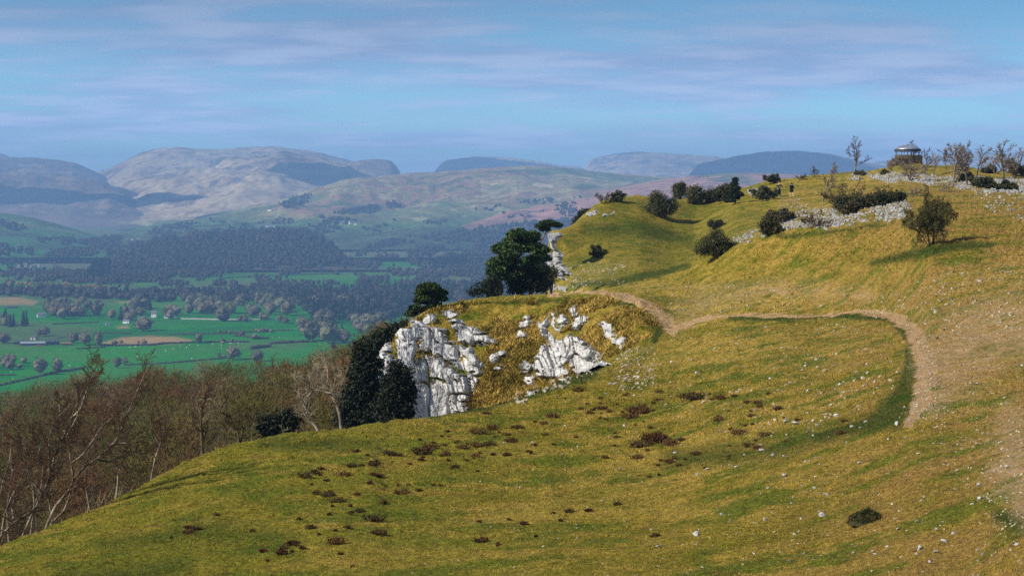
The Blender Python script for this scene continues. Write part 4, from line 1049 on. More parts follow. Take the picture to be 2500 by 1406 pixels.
limbed_tree('hawthorn_tree', [(None, z7([(1480, 580), (1470, 520), (1440, 460), (1400, 400)])), (None, z7([(1482, 580), (1500, 500), (1520, 430), (1560, 390)])), (0, z7([(1470, 520), (1420, 500), (1370, 470)])), (1, z7([(1500, 500), (1560, 480), (1610, 470)])), (0, z7([(1470, 500), (1475, 430), (1475, 370)]))],
    69.5, 5, 'dark fan shaped bare thorn bush rooted on the turf edge', r0=.05, mt='bark_dark', mc='twig_dark', tl=.38, trop=(.05, 0, .3))
limbed_tree('oak_tree', [(None, z7([(1978, 520), (1950, 480), (1905, 440), (1890, 380), (1900, 300), (1885, 230), (1910, 160)])), (None, [(835, 1050), (828, 1000), (808, 960), (800, 925), (775, 900)]),
    (1, [(808, 960), (830, 930), (835, 900)]), (1, [(800, 925), (800, 895), (790, 880)]), (0, z7([(1900, 300), (1950, 240), (1985, 150)])), (0, z7([(1890, 380), (1850, 300), (1840, 200)])), (0, z7([(1885, 230), (1860, 160)])), (1, [(808, 960), (770, 950), (740, 930)]), (0, z7([(1905, 440), (1860, 380), (1830, 380)]))],
    78, 6, 'pale lichened bare oak with a dense crooked crown beside the dark yews', r0=.075, mt='bark_pale', mc='twig_pale', tl=.5, trop=(0, 0, .25), rm=.008, twigs=(6, 6, 5))
limbed_tree('dead_tree', [(None, z7([(1735, 545), (1745, 510), (1740, 470)])), (0, z7([(1742, 515), (1765, 505), (1780, 500)])), (0, z7([(1742, 495), (1725, 480)]))], 71.5, 7, 'tiny bleached dead tree at the turf edge left of the pale oak', r0=.03, mt='bark_pale', mc='twig_pale', tl=.2, twigs=(1, 1, 1))

# woodland on the slope under the scar
def slivers(rng, lobes, n, L, wd, core=.35):
    """thin upward and outward twigs filling a crown"""
    C = blob_centres(rng, lobes, n); N = len(C)
    cen = np.array(lobes[0][:3])*np.array([1, 1, .7])
    d = unit_rows(C-cen)*core+rng.normal(size=(N, 3))*.5+np.array([.12, 0, .32]); d /= np.linalg.norm(d, axis=1, keepdims=True)
    s_ = np.cross(d, rng.normal(size=(N, 3))); s_ /= np.linalg.norm(s_, axis=1, keepdims=True)+1e-9
    l = L*rng.uniform(.5, 1.2, (N, 1)); w_ = wd*rng.uniform(.6, 1.3, (N, 1))
    V = np.stack([C-d*l*.5-s_*w_, C-d*l*.5+s_*w_, C+d*l*.5], 1).reshape(-1, 3)
    return V, np.arange(N*3).reshape(N, 3)
def unit_rows(v): return v/(np.linalg.norm(v, axis=1, keepdims=True)+1e-9)
def wood_lobes(rng, H):
    R = H*.30
    L = [(.12*H, 0, H*.66, R*.8, R*.8, H*.28)]
    for i in range(5):
        a = i*1.26+rng.normal()*.3
        L.append((.10*H+math.cos(a)*R*.62, math.sin(a)*R*.62, H*rng.uniform(.48, .72), R*.55, R*.55, H*.2))
    return L
rngb = RNG(77)
WOODV = [wood_tree(200+i, 8.5, (10, 7, 6) if i % 2 else (9, 7, 7), (.2, .04, .5), .02, (28, 60)) for i in range(7)]
WOOD_ME = []
for i, w in enumerate(WOODV):
    V_, f_ = merge(w[1], slivers(rngb, wood_lobes(rngb, 8.3), 2600, .50, .017, .7))
    WOOD_ME.append((mesh_np('trunk', *w[0], M['bark_dark'] if i % 3 else M['bark_pale'], True), mesh_np('crown', V_, f_, M['twig_wood'])))
BUDME = []
for i in range(3):
    v, f = cards(rngb, blob_centres(rngb, wood_lobes(rngb, 8.3), 1500), .11, 1, .10, 1, True)
    BUDME.append(mesh_np('leaves', v, f, M['bud']))
LOWW = [slivers(rngb, wood_lobes(rngb, 1.), 850, .075, .0042, .7) for i in range(6)]
LOWT = [tubes([(np.array([[0, 0, -.05], [.03, 0, .3], [.1, .01, .75]]), np.array([.016, .012, .004]), 4)])]
g = G('hanging_wood', .9, .1)
c = g.ramp(g.attr('tone'), [(0, (.125, .048, .018)), (.3, (.165, .080, .027)), (.55, (.115, .084, .017)), (.75, (.085, .095, .008)), (1, (.25, .20, .105))])
M['hangwood'] = g.out(c)
def plant_wood(n_things, n_all, seed):
    r = RNG(seed); done = []; tries = 0; grid = {}
    while len(done) < n_all and tries < n_all*40:
        tries += 1
        a = r.uniform(-420, 1230); Y = 76*math.exp(r.random()**.62*math.log(590/76))
        lim = np.interp(a, [-400, 0, 240, 400, 530, 700, 790, 835, 905, 1000, 1130, 1230], [60, 66, 70, 76, 80, 84, 90, 128, 150, 165, 200, 240])
        if Y < lim: continue
        q = NEAR.at(a, Y)[0]
        sp = 4.0+Y*.0100; ck = (int(q[0]//6), int(q[1]//6))
        if any((q[0]-d[0])**2+(q[1]-d[1])**2 < sp*sp for i in (-1, 0, 1) for j in (-1, 0, 1) for d in grid.get((ck[0]+i, ck[1]+j), ())): continue
        top = HZ-(q[2]+9.6)/Y*F
        crest = np.interp(a, [-400, 0, 240, 400, 530, 700, 840, 1000, 1130, 1250], [1600, 1330, 1237, 1155, 1098, 1060, 1049, 790, 736, 728])
        if top < np.interp(a, [-400, 0, 250, 400, 560, 720, 780, 900, 1000, 1130, 1230], [965, 938, 902, 888, 870, 864, 842, 792, 758, 715, 700]): continue
        if top > crest+6 or (a > 930 and top < crest-34): continue
        done.append(q); grid.setdefault(ck, []).append(q)
    done.sort(key=lambda q: q[1])
    VV = []; FF = []; TT = []; b = 0
    for k, q in enumerate(done):
        Y = q[1]; s = r.uniform(.8, 1.25)*(1.08 if Y > 140 else .8); buds = vn(q[0]/22, q[1]/38, 5) > .56
        if k < n_things:
            i = int(r.integers(0, 7))
            e = empty('woodland_tree', q, r.uniform(-.6, .6), s)
            link('trunk', WOOD_ME[i][0], e); link('crown', WOOD_ME[i][1], e)
            zone = 'near the turf edge' if Y < 120 else 'farther down the wooded slope'
            if buds and i < 4:
                link('leaves', BUDME[i % 3], e); tag(e, 'woodland tree flushed with yellow green buds '+zone, 'tree', 'trees of the brown wood below the scar')
            else: tag(e, 'bare brown woodland tree '+zone, 'tree', 'trees of the brown wood below the scar')
        else:
            t = np.clip(vn(q[0]/14, q[1]/30, 8)*.7-.05+r.normal()*.2, 0, .6) if not buds else r.uniform(.6, .85)
            if r.random() < .18: t = r.uniform(.8, 1)
            for v, f in (LOWW[k % 6], LOWT[0]):
                an = r.normal()*.5; c_, s_ = math.cos(an), math.sin(an); h = 9.*s
                VV.append(np.stack([(v[:, 0]*c_-v[:, 1]*s_)*h+q[0], (v[:, 0]*s_+v[:, 1]*c_)*h+q[1], v[:, 2]*h+q[2]], 1))
                f3 = f if f.shape[1] == 3 else np.concatenate([f[:, [0, 1, 2]], f[:, [0, 2, 3]]])
                FF.append(f3+b); TT.append(np.full(len(v), t if f.shape[1] == 3 else .9)); b += len(v)
    o = link('hanging_wood', mesh_np('hanging_wood', np.concatenate(VV), np.concatenate(FF), M['hangwood'], False, dict(tone=np.concatenate(TT))))
    tag(o, 'brown and olive leafless wood filling the slope below the scar', 'woodland', None, 'stuff')
    print('hanging wood', len(done))
    return done
WOODPTS = plant_wood(285, 1500, 3)

# dark yews at the left end of the crag
def yew(loc, lobes, n, per, size, label, seed, name='yew_tree', mat='yew', sc=1, mt='bark_dark', grp=None, stem_h=1.6):
    r = RNG(seed)
    sub_ = []
    for l in lobes:
        sub_.append((*l[:3], l[3]*.85, l[4]*.85, l[5]*.9))
        for _ in range(7):
            u_ = r.normal(size=3); u_ /= np.linalg.norm(u_); kk = r.uniform(.22, .45)
            sub_.append((l[0]+u_[0]*l[3]*.85, l[1]+u_[1]*l[4]*.85, l[2]+u_[2]*l[5]*.8, l[3]*kk, l[4]*kk, l[5]*kk))
    v, f = merge(leafy(r, sub_, int(n*.72), per, size*.72, size*1.3), slivers(r, sub_, int(n*.35), size*4.5, size*.09, 1.4))
    f = np.concatenate([f[0][:, [0, 1, 2]], f[0][:, [0, 2, 3]], f[1]]) if len(f) > 1 and f[0].shape[1] == 4 else f[0]
    st = [(np.array([[0, 0, -.5], [r.normal()*.1, r.normal()*.1, stem_h*.5], [l[0]*.7, l[1]*.7, max(l[2], .3)]]), np.array([.14, .1, .05])*min(1., stem_h/1.6), 6) for l in lobes[:6]]
    e = tree_obj(name, tubes(st), (v, f), M[mt], M[mat], loc, 0, sc)
    return tag(e, label, name.split('_')[-1] if name.split('_')[-1] in ('tree', 'bush', 'shrub') else 'bush', grp)
def lobes_px(pts, Y, base):
    """pts: (px, py, rx_px, rz_px) -> lobes relative to base"""
    o = []
    for a, b, rx, rz in pts:
        w = W(a, b, Y)-np.array(base); k = Y/F
        o.append((w[0], w[1], w[2], rx*k, (rx+rz)*.5*k, rz*k))
    return o
def bush_px(pts, Y, base_px, n, per, size, label, seed, name, mat, root=None, **kw):
    base = NEAR.at(base_px, Y)[0] if root is None else np.array(W(base_px, root, Y))
    return yew(Vector(base), lobes_px(pts, Y, base), n, per, size, label, seed, name, mat, **kw)
bush_px([(900, 900, 30, 55), (872, 960, 34, 70), (905, 985, 40, 60), (862, 1020, 30, 50), (890, 860, 22, 34), (925, 1010, 34, 40), (880, 900, 20, 50), (890, 1025, 44, 40), (848, 1030, 26, 34), (932, 1015, 30, 40), (870, 990, 40, 50)], 110, 880, 3400, 9, .16, 'big black green yew filling the hollow left of the white crag', 51, 'yew_tree', 'yew')
bush_px([(968, 925, 16, 38), (985, 960, 18, 45), (955, 965, 22, 40), (990, 1000, 16, 34), (950, 1005, 30, 36), (1002, 955, 8, 26), (966, 893, 6, 10), (984, 917, 8, 14), (976, 905, 9, 20), (950, 935, 10, 16)], 104, 968, 1700, 9, .14, 'dark yew standing directly in front of the white limestone face', 52, 'yew_tree', 'yew')
bush_px([(905, 850, 18, 22), (935, 825, 26, 18), (965, 808, 24, 14), (985, 797, 16, 10), (890, 880, 14, 26)], 131, 930, 1100, 8, .15, 'low dark yew draped along the outer edge of the crag', 53, 'yew_bush', 'yew')
bush_px([(676, 1046, 30, 14), (704, 1026, 16, 18), (655, 1036, 22, 12), (688, 1030, 14, 16)], 84, 685, 800, 8, .14, 'small dark evergreen bush in the wood left of the pale oak', 54, 'yew_bush', 'yew')
bush_px([(1430, 530, 14, 14), (1412, 540, 14, 10), (1440, 522, 10, 10)], 236, 1425, 500, 8, .2, 'dark ivy clad bush at the broken edge of the second headland', 55, 'yew_bush', 'yew')

# pines
def pine(name, base, trunkpts, pads, Y, seed, label, per=12, size=.16, r0=.16, mt='bark_pine', dens=1.0, mc='needle'):
    rng = RNG(seed); k = Y/F; out = []
    B = np.array(base)
    T = np.array([W(a, b, Y) for a, b in trunkpts])-B
    T[0] = (T[0][0], 0, -.3)
    t = np.linspace(0, len(T)-1, (len(T)-1)*3+1)
    Q = np.stack([np.interp(t, range(len(T)), T[:, i]) for i in range(3)], 1); Q[1:] += rng.normal(size=(len(Q)-1, 3))*.05
    br = [(Q, np.linspace(r0, r0*.35, len(Q)), 8)]
    lobes = []
    for a, b, rx, rz in pads:
        dy = rng.normal()*rx*k*.6
        c = W(a, b, Y)-B; c[1] += dy
        lobes.append((c[0], c[1], c[2], rx*k, rx*k*.9, rz*k))
        i = int(np.argmin(np.abs(Q[:, 2]-(c[2]-rx*k*.5)))); s0 = Q[i]
        mid = (s0+c)/2+np.array([0, 0, -.1*rx*k])+rng.normal(size=3)*.08
        br.append((np.array([s0, mid, c]), np.array([.4, .3, .15])*r0, 5))
        for _ in range(6):
            e = c+rng.normal(size=3)*np.array([rx, rx*.8, rz])*k*.55
            br.append((np.array([mid*.3+c*.7, (c+e)/2, e]), np.array([.18, .13, .06])*r0, 3))
    C = []
    for l in lobes:
        n = int(230*dens*(l[3]*l[4])**.5*1.6)
        v = rng.normal(size=(n, 3)); v /= np.linalg.norm(v, axis=1, keepdims=True); v[:, 2] = np.abs(v[:, 2])*1.0-.25
        bump = 1+.28*np.sin(v[:, :1]*5+l[0]*3)*np.cos(v[:, 1:2]*4.3+l[1])
        C.append(np.array(l[:3])+v*rng.uniform(.35, 1, (n, 1))**.45*bump*np.array(l[3:]))
    v, f = cards(rng, np.concatenate(C), size, per, size*.75, .7)
    e = tree_obj(name, tubes(br), (v, f), M[mt], M[mc], Vector(B))
    return tag(e, label, 'tree', 'scots pines on the scar edge')
b = NEAR.at(1052, 131)[0]
pine('pine_tree', W(1052, 757, 131), [(1052, 762), (1050, 740), (1046, 715), (1048, 700)], [(1050, 700, 24, 12), (1032, 715, 16, 9), (1070, 714, 19, 10), (1045, 728, 26, 9), (1074, 729, 14, 8), (1028, 736, 14, 7), (1062, 745, 14, 5), (1016, 752, 14, 7), (1040, 758, 16, 6), (1004, 766, 12, 6)], 131, 61, 'lone small round topped pine on the brow of the near headland', size=.11, r0=.12, dens=1.6)
pine('pine_tree', W(1222, 724, 156), [(1220, 730), (1226, 700), (1216, 670), (1222, 640)], [(1225, 640, 24, 16), (1212, 664, 20, 14), (1238, 622, 18, 10), (1208, 690, 10, 8), (1205, 645, 12, 9), (1232, 675, 20, 12)], 156, 62, 'pine with pale sunlit trunk at the left of the dark clump', dens=1.2, mt='bark_pale')
pine('pine_tree', W(1262, 724, 160), [(1262, 726), (1262, 690), (1258, 640), (1264, 600), (1266, 575)], [(1265, 572, 22, 12), (1250, 590, 16, 9), (1285, 582, 24, 11), (1236, 604, 30, 11), (1262, 610, 28, 9), (1292, 600, 22, 10), (1222, 612, 18, 8), (1300, 575, 12, 8)], 160, 63, 'tallest pine of the dark clump with layered flat topped crown', dens=1.2)
pine('pine_tree', W(1300, 724, 163), [(1300, 726), (1298, 690), (1304, 650), (1308, 610)], [(1300, 640, 24, 20), (1318, 610, 20, 12), (1285, 665, 26, 20), (1318, 660, 20, 20), (1300, 690, 28, 18), (1270, 680, 18, 16), (1322, 692, 16, 16), (1320, 630, 18, 14)], 163, 64, 'densest dark pine pressed against the second cliff', dens=1.2)
pine('pine_tree', W(1322, 590, 199), [(1318, 600), (1326, 580), (1334, 566), (1340, 552)], [(1338, 545, 20, 7), (1324, 552, 14, 6), (1352, 549, 13, 5), (1330, 560, 10, 4), (1364, 551, 6, 3)], 199, 65, 'flat topped little pine leaning out from the second cliff edge', size=.13, r0=.12, dens=1.5)
bush_px([(1290, 690, 26, 22), (1270, 700, 22, 18), (1315, 695, 18, 22), (1300, 665, 22, 20), (1325, 668, 10, 22), (1255, 690, 18, 24), (1240, 668, 18, 16), (1252, 645, 18, 16), (1262, 625, 14, 12)], 157, 1295, 2200, 8, .13, 'dark ivy and yew undergrowth filling the foot of the pine clump', 68, 'yew_bush', 'yew', root=724)
bush_px([(1180, 702, 24, 12), (1160, 712, 14, 9), (1200, 690, 20, 14), (1210, 710, 16, 14)], 152, 1190, 500, 8, .14, 'low dark spreading pine scrub left of the pine clump', 66, 'pine_bush', 'yew', root=728)
bush_px([(1345, 675, 12, 16), (1350, 660, 10, 10), (1338, 690, 10, 14)], 184, 1345, 300, 8, .14, 'dark brown bush against the face of the second cliff', 67, 'thorn_bush', 'juniper', root=705)

def shrub(name, base, H, seed, label, leaf=None, n=3, size=.05, stems=6, mc='twig_dark', mt='bark_dark', lean=.55, kids=(6, 6, 5), rmin=.01, grp=None, wx=1., trop=(.12, 0, .35), spread=.12):
    tr, cr, tips = vase_shrub(seed, H, stems, kids, lean, rmin, trop=trop)
    hgt = max(cr[0][:, 2].max(), .1); k = H/hgt
    ex = None
    if leaf:
        r = RNG(seed+1)
        ex = (M[leaf], cards(r, tips, size/k, n, spread/k, .9))
    e = tree_obj(name, tr, cr, M[mt], M[mc], base, 0, (k*wx, k*wx, k), ex)
    return tag(e, label, 'tree' if name.endswith('tree') else 'shrub', grp)
def shrub_px(name, px, py, hpx, *a, Y=None, **kw):
    q = gp(px, py) if Y is None else Vector(NEAR.at(px, Y)[0])
    return shrub(name, q, px_size(hpx, q.y), *a, **kw)
shrub_px('hawthorn_tree', 2272, 600, 150, 71, 'large dark hawthorn with open vase of crooked branches on the right slope', 'thorn', 3, .06, 10, lean=.62, kids=(8, 6, 6), rmin=.011, spread=.09, wx=.54, trop=(.0, 0, .22))
bush_px([(1745, 594, 40, 24), (1720, 604, 24, 16), (1772, 603, 30, 15), (1750, 578, 22, 18), (1795, 602, 14, 8), (1745, 612, 46, 12)], 140, 1745, 1300, 8, .10, 'dark rounded bush on the crest right of the grassy hollow', 72, 'thorn_bush', 'juniper', root=620)
q = gp(1612, 530)
bush_px([(1612, 502, 32, 26), (1604, 482, 22, 18), (1625, 514, 24, 16), (1640, 500, 14, 16), (1598, 516, 18, 14)], q.y, 1612, 1400, 8, .15, 'round dark bush standing alone on the green second headland', 73, 'thorn_bush', 'juniper', root=531)
for k, (a, b, pts) in enumerate([(1662, 486, [(1660, 462, 18, 16), (1655, 470, 12, 12)]), (1696, 498, [(1694, 474, 24, 20), (1700, 488, 18, 12)]), (1735, 494, [(1735, 476, 26, 16), (1745, 486, 18, 10)]), (1772, 488, [(1772, 466, 20, 16), (1778, 478, 16, 12)])]):
    qq = gp(a, b)
    bush_px(pts, qq.y, a, 900, 8, .16, ['leftmost bush of the dark row on the skyline of the second headland', 'tall second bush in the dark skyline row', 'wide third bush in the dark skyline row', 'bush of the dark skyline row beside the small conifer'][k], 80+k, 'thorn_bush', 'juniper', root=b, grp='dark bushes on the second headland')
q = gp(1793, 498)
pine('conifer_tree', q, [(1794, 500), (1794, 480), (1794, 460), (1794, 442)], [(1794, 440, 3, 6), (1793, 450, 6, 6), (1796, 460, 9, 6), (1789, 469, 11, 5), (1801, 474, 11, 5), (1791, 482, 14, 6), (1783, 490, 12, 5)], q.y, 90, 'small pointed conifer at the right end of the dark row', size=.15, r0=.09, dens=1.0, mc='yew')
q = gp(2110, 515)
bush_px([(2060, 505, 26, 8), (2090, 497, 30, 10), (2125, 490, 34, 11), (2160, 484, 30, 9), (2190, 479, 20, 6), (2075, 515, 22, 6), (2055, 490, 14, 6)], q.y+4, 2110, 1900, 8, .14, 'wide flat dark juniper thicket across the rubble slope', 91, 'juniper_bush', 'juniper', root=512)
SH = [('hawthorn_bush', 1880, 572, 45, 'small dark two tiered thorn on the rubble edge', 'thorn', 3, .10), ('hawthorn_bush', 1985, 556, 46, 'thin curved bare thorn on grey rubble', None, 0, 0), ('hawthorn_bush', 1865, 492, 36, 'dark spreading thorn left of the two walkers', 'juniper', 3, .14),
      ('hawthorn_bush', 1888, 448, 22, 'little bush on the skyline above the walkers', 'juniper', 3, .14), ('hawthorn_bush', 1955, 440, 18, 'tiny reddish skyline bush right of the walkers', None, 0, 0), ('hawthorn_bush', 1892, 548, 32, 'brown bush on the knoll below the walkers', 'scrub', 5, .12),
      ('hawthorn_bush', 1914, 537, 24, 'green brown bush right of the knoll bush', 'juniper', 4, .12), ('hawthorn_bush', 2055, 512, 80, 'brown twiggy thorn rising from the left end of the juniper thicket', 'scrub', 1, .1), ('hawthorn_bush', 2075, 524, 28, 'brown stump of scrub at the foot of the juniper thicket', 'scrub', 4, .1),
      ('hawthorn_bush', 2150, 490, 40, 'small twiggy shrub behind the juniper thicket', None, 0, 0), ('hawthorn_bush', 1475, 497, 30, 'pinkish bare scrub at the tip of the second headland', None, 0, 0), ('hawthorn_bush', 1505, 492, 24, 'dark low scrub right of the pinkish scrub', 'juniper', 2, .14),
      ('hawthorn_bush', 1460, 625, 24, 'tiny conifer like bush on the slope above the gravel patch', 'thorn', 5, .1), ('hawthorn_bush', 1745, 560, 22, 'small upright twig bush behind the dark rounded bush', 'juniper', 3, .1),
      ('juniper_bush', 2235, 480, 30, 'pale dead looking shrub on the rubble above the hawthorn', None, 0, 0), ('juniper_bush', 2310, 468, 28, 'brown scrub on rubble right of the hawthorn top', None, 0, 0), ('juniper_bush', 2390, 455, 17, 'dark juniper low on the upper rubble below the tree row', 'juniper', 6, .16),
      ('juniper_bush', 2360, 442, 18, 'black green juniper between the tree trunks', 'juniper', 6, .16), ('juniper_bush', 2457, 465, 20, 'small dark juniper ball on rubble at the right', 'juniper', 6, .16), ('juniper_bush', 2408, 459, 22, 'tiny dark juniper next to the low one on the upper rubble', 'juniper', 6, .14),
      ('juniper_bush', 2415, 424, 20, 'pointed dark juniper on the skyline behind the tree row', 'juniper', 6, .16), ('juniper_bush', 2490, 430, 40, 'dark bush mass on the skyline at the right edge', 'juniper', 5, .18), ('juniper_bush', 2160, 426, 10, 'tiny skyline tuft left of the shelter mound', 'juniper', 4, .12), ('juniper_bush', 2100, 428, 10, 'low tuft beside the lone skyline tree', 'scrub', 4, .12)]
for k, (nm, a, b, h, lb, lf, n, sz) in enumerate(SH):
    rng_ = RNG(k)
    shrub_px(nm, a, b, h, 500+k, lb, lf, max(n, 1), max(sz, .05), 5+(k % 3), lean=.7 if nm[0] == 'h' else 1.0, kids=(5, 5, 5), rmin=.014, mc='twig_pale' if lf is None and k > 13 else 'twig_dark')
# bare wind bent trees along the skyline
ST = [(2086, 427, 90, 'lone bare tree with forked crown on the skyline left of the shelter', 1, 'bark_pale', .2), (2007, 494, 82, 'slim pale bare tree on the slope right of the walkers', 1, 'bark_pale', .3), (2035, 427, 32, 'low brown bare tree on the skyline between the slim tree and lone tree', 2, 'bark_dark', .3), (1985, 432, 26, 'hazy low bare thorn on the skyline', 3, 'bark_dark', .3),
      (2222, 441, 62, 'twisted wide forked bare tree in front of the shelter wall', 4, 'bark_pale', .5), (2169, 436, 52, 'thin bare sapling left of the shelter', 1, 'bark_pale', .2), (2262, 428, 64, 'bare tree leaning right just right of the shelter', 1, 'bark_pale', .3), (2277, 427, 56, 'brown twiggy bare tree second right of the shelter', 1, 'bark_pale', .3),
      (2330, 446, 92, 'twin trunked pale tree in the row right of the shelter', 2, 'bark_pale', .3), (2343, 432, 84, 'tall fine bare tree behind the twin trunked tree', 1, 'bark_pale', .3), (2363, 454, 98, 'bare tree with pale straight trunk in the middle of the row', 1, 'bark_pale', .3), (2384, 436, 78, 'grey bare tree leaning right in the row', 1, 'bark_dark', .3),
      (2312, 416, 52, 'distant fine bare tree behind the row', 1, 'bark_dark', .3), (2454, 448, 100, 'broad bare tree near the right edge with thin trunk', 1, 'bark_pale', .3), (2480, 434, 76, 'dense brown bare tree at the right edge', 2, 'bark_dark', .3), (2225, 405, 50, 'bare treetop showing above the shelter roof', 1, 'bark_dark', .3), (2430, 425, 50, 'faint bare tree on the skyline right of the row', 2, 'bark_dark', .3)]
for k, (a, b, h, lb, stems, bk, ln) in enumerate(ST):
    if k == 15:
        q = Vector(NEAR.at(a, 322)[0]); H = (q.z*-1+(-(342-HZ)/F*q.y))
    else:
        q = gp(a, b); H = px_size(h*1.08, q.y)
    r = RNG(700+k)
    if stems == 1:
        tr, cr = wood_tree(700+k, 6, (10, 7, 6), (.13, .0, .42), .026, (25, 58), .022)
        hgt = cr[0][:, 2].max(); s = H/hgt
    else:
        tr, cr, tips = vase_shrub(700+k, 4, stems, (8, 7, 6), ln+.2, .024, .07, trop=(.3, 0, .4)); s = H/cr[0][:, 2].max()
    e = tree_obj('bare_tree', tr, cr, M[bk], M['twig_grey' if k % 3 else 'twig_dark'], q, r.uniform(-.5, .5), s)
    tag(e, lb, 'tree', 'wind bent bare trees on the hilltop')

# heather cushions
def heather(q, w, seed, label, name='heather_clump', mat='heather', h=.30):
    r = RNG(seed); n = int(26+w*60)
    lob = [(r.normal()*w*.09, r.normal()*w*.09, w*.10, w*r.uniform(.25, .4), w*r.uniform(.25, .4), w*r.uniform(.6, 1)*h*.7) for _ in range(4)]
    lob.append((0, 0, w*.08, w*.38, w*.34, h*w*.5))
    C = blob_centres(r, lob, n*3); C = C*np.array([1.15, .85, 1])*r.uniform(.6, 1.12, (len(C), 1))**.8; C = C[C[:, 2] > -.05]
    N = len(C)*3; Q = np.repeat(C, 3, 0); L = r.uniform(.05, .13, N)*max(w, .5)
    d = Q*np.array([.7, .7, 0])/max(w, .2)+r.normal(size=(N, 3))*.5+np.array([0, 0, .9]); d /= np.linalg.norm(d, axis=1, keepdims=True)
    s_ = np.cross(d, r.normal(size=(N, 3))); s_ /= np.linalg.norm(s_, axis=1, keepdims=True); s_ *= (.010+.012*r.random((N, 1)))*max(w, .6)
    V = np.stack([Q-s_, Q+s_, Q+d*L[:, None]], 1).reshape(-1, 3)
    o = link(name, mesh_np(name, V, np.arange(N*3).reshape(N, 3), M[mat]), None, q)
    return tag(o, label, 'heather', 'dark heather clumps on the turf')
HE = [(1032, 1108, 60), (1055, 1096, 46), (950, 1112, 46), (912, 1136, 44), (1170, 1060, 50), (1205, 1048, 40), (1195, 1088, 40), (1112, 1142, 28), (1160, 1115, 28), (1350, 1020, 46), (1560, 1010, 70), (1530, 1020, 40), (1600, 1080, 80), (1560, 1092, 56), (1635, 1086, 50), (1700, 975, 60), (1672, 972, 40), (1760, 975, 40), (1755, 1028, 40), (985, 1206, 48), (800, 1212, 44), (772, 1206, 30), (830, 1226, 44), (912, 1272, 56), (935, 1228, 24), (930, 1305, 40), (715, 1330, 40), (458, 1303, 38), (480, 1294, 36), (688, 1352, 36), (820, 1326, 56), (1412, 955, 36), (1268, 1046, 30), (1292, 1106, 24), (745, 1165, 44), (772, 1156, 30), (842, 1162, 40), (1800, 1060, 46), (1870, 1065, 40), (1830, 1090, 36), (1470, 1000, 34), (1440, 1010, 24), (1700, 1110, 30), (1640, 1130, 34), (1250, 1080, 40), (1130, 1095, 36), (1090, 1112, 30), (860, 1140, 30), (1610, 960, 30), (1900, 1000, 30), (1850, 985, 24), (1180, 1320, 30), (1280, 1280, 24), (1390, 1250, 24), (1600, 1310, 30), (760, 1290, 30), (880, 1250, 30), (1555, 1120, 40), (2050, 1060, 30), (1160, 1090, 40)]
HL = {0: 'broad reddish heather clump with a second one touching it, mid turf', 2: 'bushy dark heather standing alone on the bright turf', 12: 'largest blackish heather patch in the middle of the turf', 18: 'heather bush with a tiny upright stem below the stony turf', 27: 'left heather of the isolated pair in the lower left turf', 28: 'right heather of the isolated pair in the lower left turf', 19: 'compact dark heather alone below the crag'}
for k, (a, b, w) in enumerate(HE):
    q = gp(a, b); heather(q, px_size(w, q.y)*1.15, 900+k, HL.get(k, 'dark brown heather clump in the open turf'))
r = RNG(12)
for k in range(170):
    h_ = HE[int(r.integers(0, len(HE)))]; a, b = h_[0]+r.normal()*60, h_[1]+r.normal()*20
    if not 960 < b < 1395: continue
    q = gp(a, b); heather(q, px_size(8+22*r.random()**2, q.y), 1200+k, 'small dry heather sprig in the turf')
# dark mossy mound
q = gp(2115, 1272); r = RNG(15); n = 26; wd = px_size(90, q.y); gx, gy = np.meshgrid(np.linspace(-1, 1, n), np.linspace(-1, 1, n), indexing='ij')
hh = np.clip(1-np.hypot(gx*1.0, gy*1.1)**1.7, -.25, 1)*wd*.26*(1+.6*fbm(gx*2.2, gy*2.2, 3, 6))
V = np.stack([gx*wd*.5, gy*wd*.5, hh], -1).reshape(-1, 3); i = np.arange(n*n).reshape(n, n)
e = empty('moss_mound', q); tag(e, 'dark mossy mound with a long shadow in the lower right turf', 'mound')
link('cushion', mesh_np('cushion', V, np.stack([i[:-1, :-1], i[1:, :-1], i[1:, 1:], i[:-1, 1:]], -1).reshape(-1, 4), M['moss'], True), e)
C = V[V[:, 2] > .02]; C = C[r.integers(0, len(C), 2500)]+r.normal(size=(2500, 3))*.015
v, f = cards(r, C, .028, 2, .02, 1, True); link('leaves', mesh_np('leaves', v, f, M['moss']), e)
# ------------------------------------------------------------------ valley: trees, woods, hedges, farms, sheep
def ico():
    bm = bmesh.new(); bmesh.ops.create_icosphere(bm, subdivisions=2, radius=1)
    V = np.array([v.co[:] for v in bm.verts]); Fc = np.array([[v.index for v in f.verts] for f in bm.faces]); bm.free(); return V, Fc
IV, IF = ico()
def crown_round(seed, cardsn=420, csz=.15):
    """bare or budding broadleaf crown seen from far away, height 1"""
    r = RNG(seed)
    V = IV*(1+.30*fbm(IV[:, 0]*1.6+seed, IV[:, 1]*1.6+IV[:, 2]*1.3, 3, seed)[:, None]+r.normal(size=(len(IV), 1))*.09)
    V = V*np.array([.36, .36, .36])+np.array([0, 0, .44])
    lb = [(0, 0, .50, .42, .42, .46)]+[(math.cos(a)*.28, math.sin(a)*.28, .28+.42*r.random(), .22, .22, .2) for a in r.uniform(0, 6.28, 6)]
    v, f = slivers(r, lb, cardsn, csz, csz*.16, 1.6)
    tr = tubes([(np.array([[0, 0, -.12], [0, 0, .2], [.02, 0, .5]]), np.array([.035, .028, .015]), 5)])
    return (V, IF), (v, f), tr
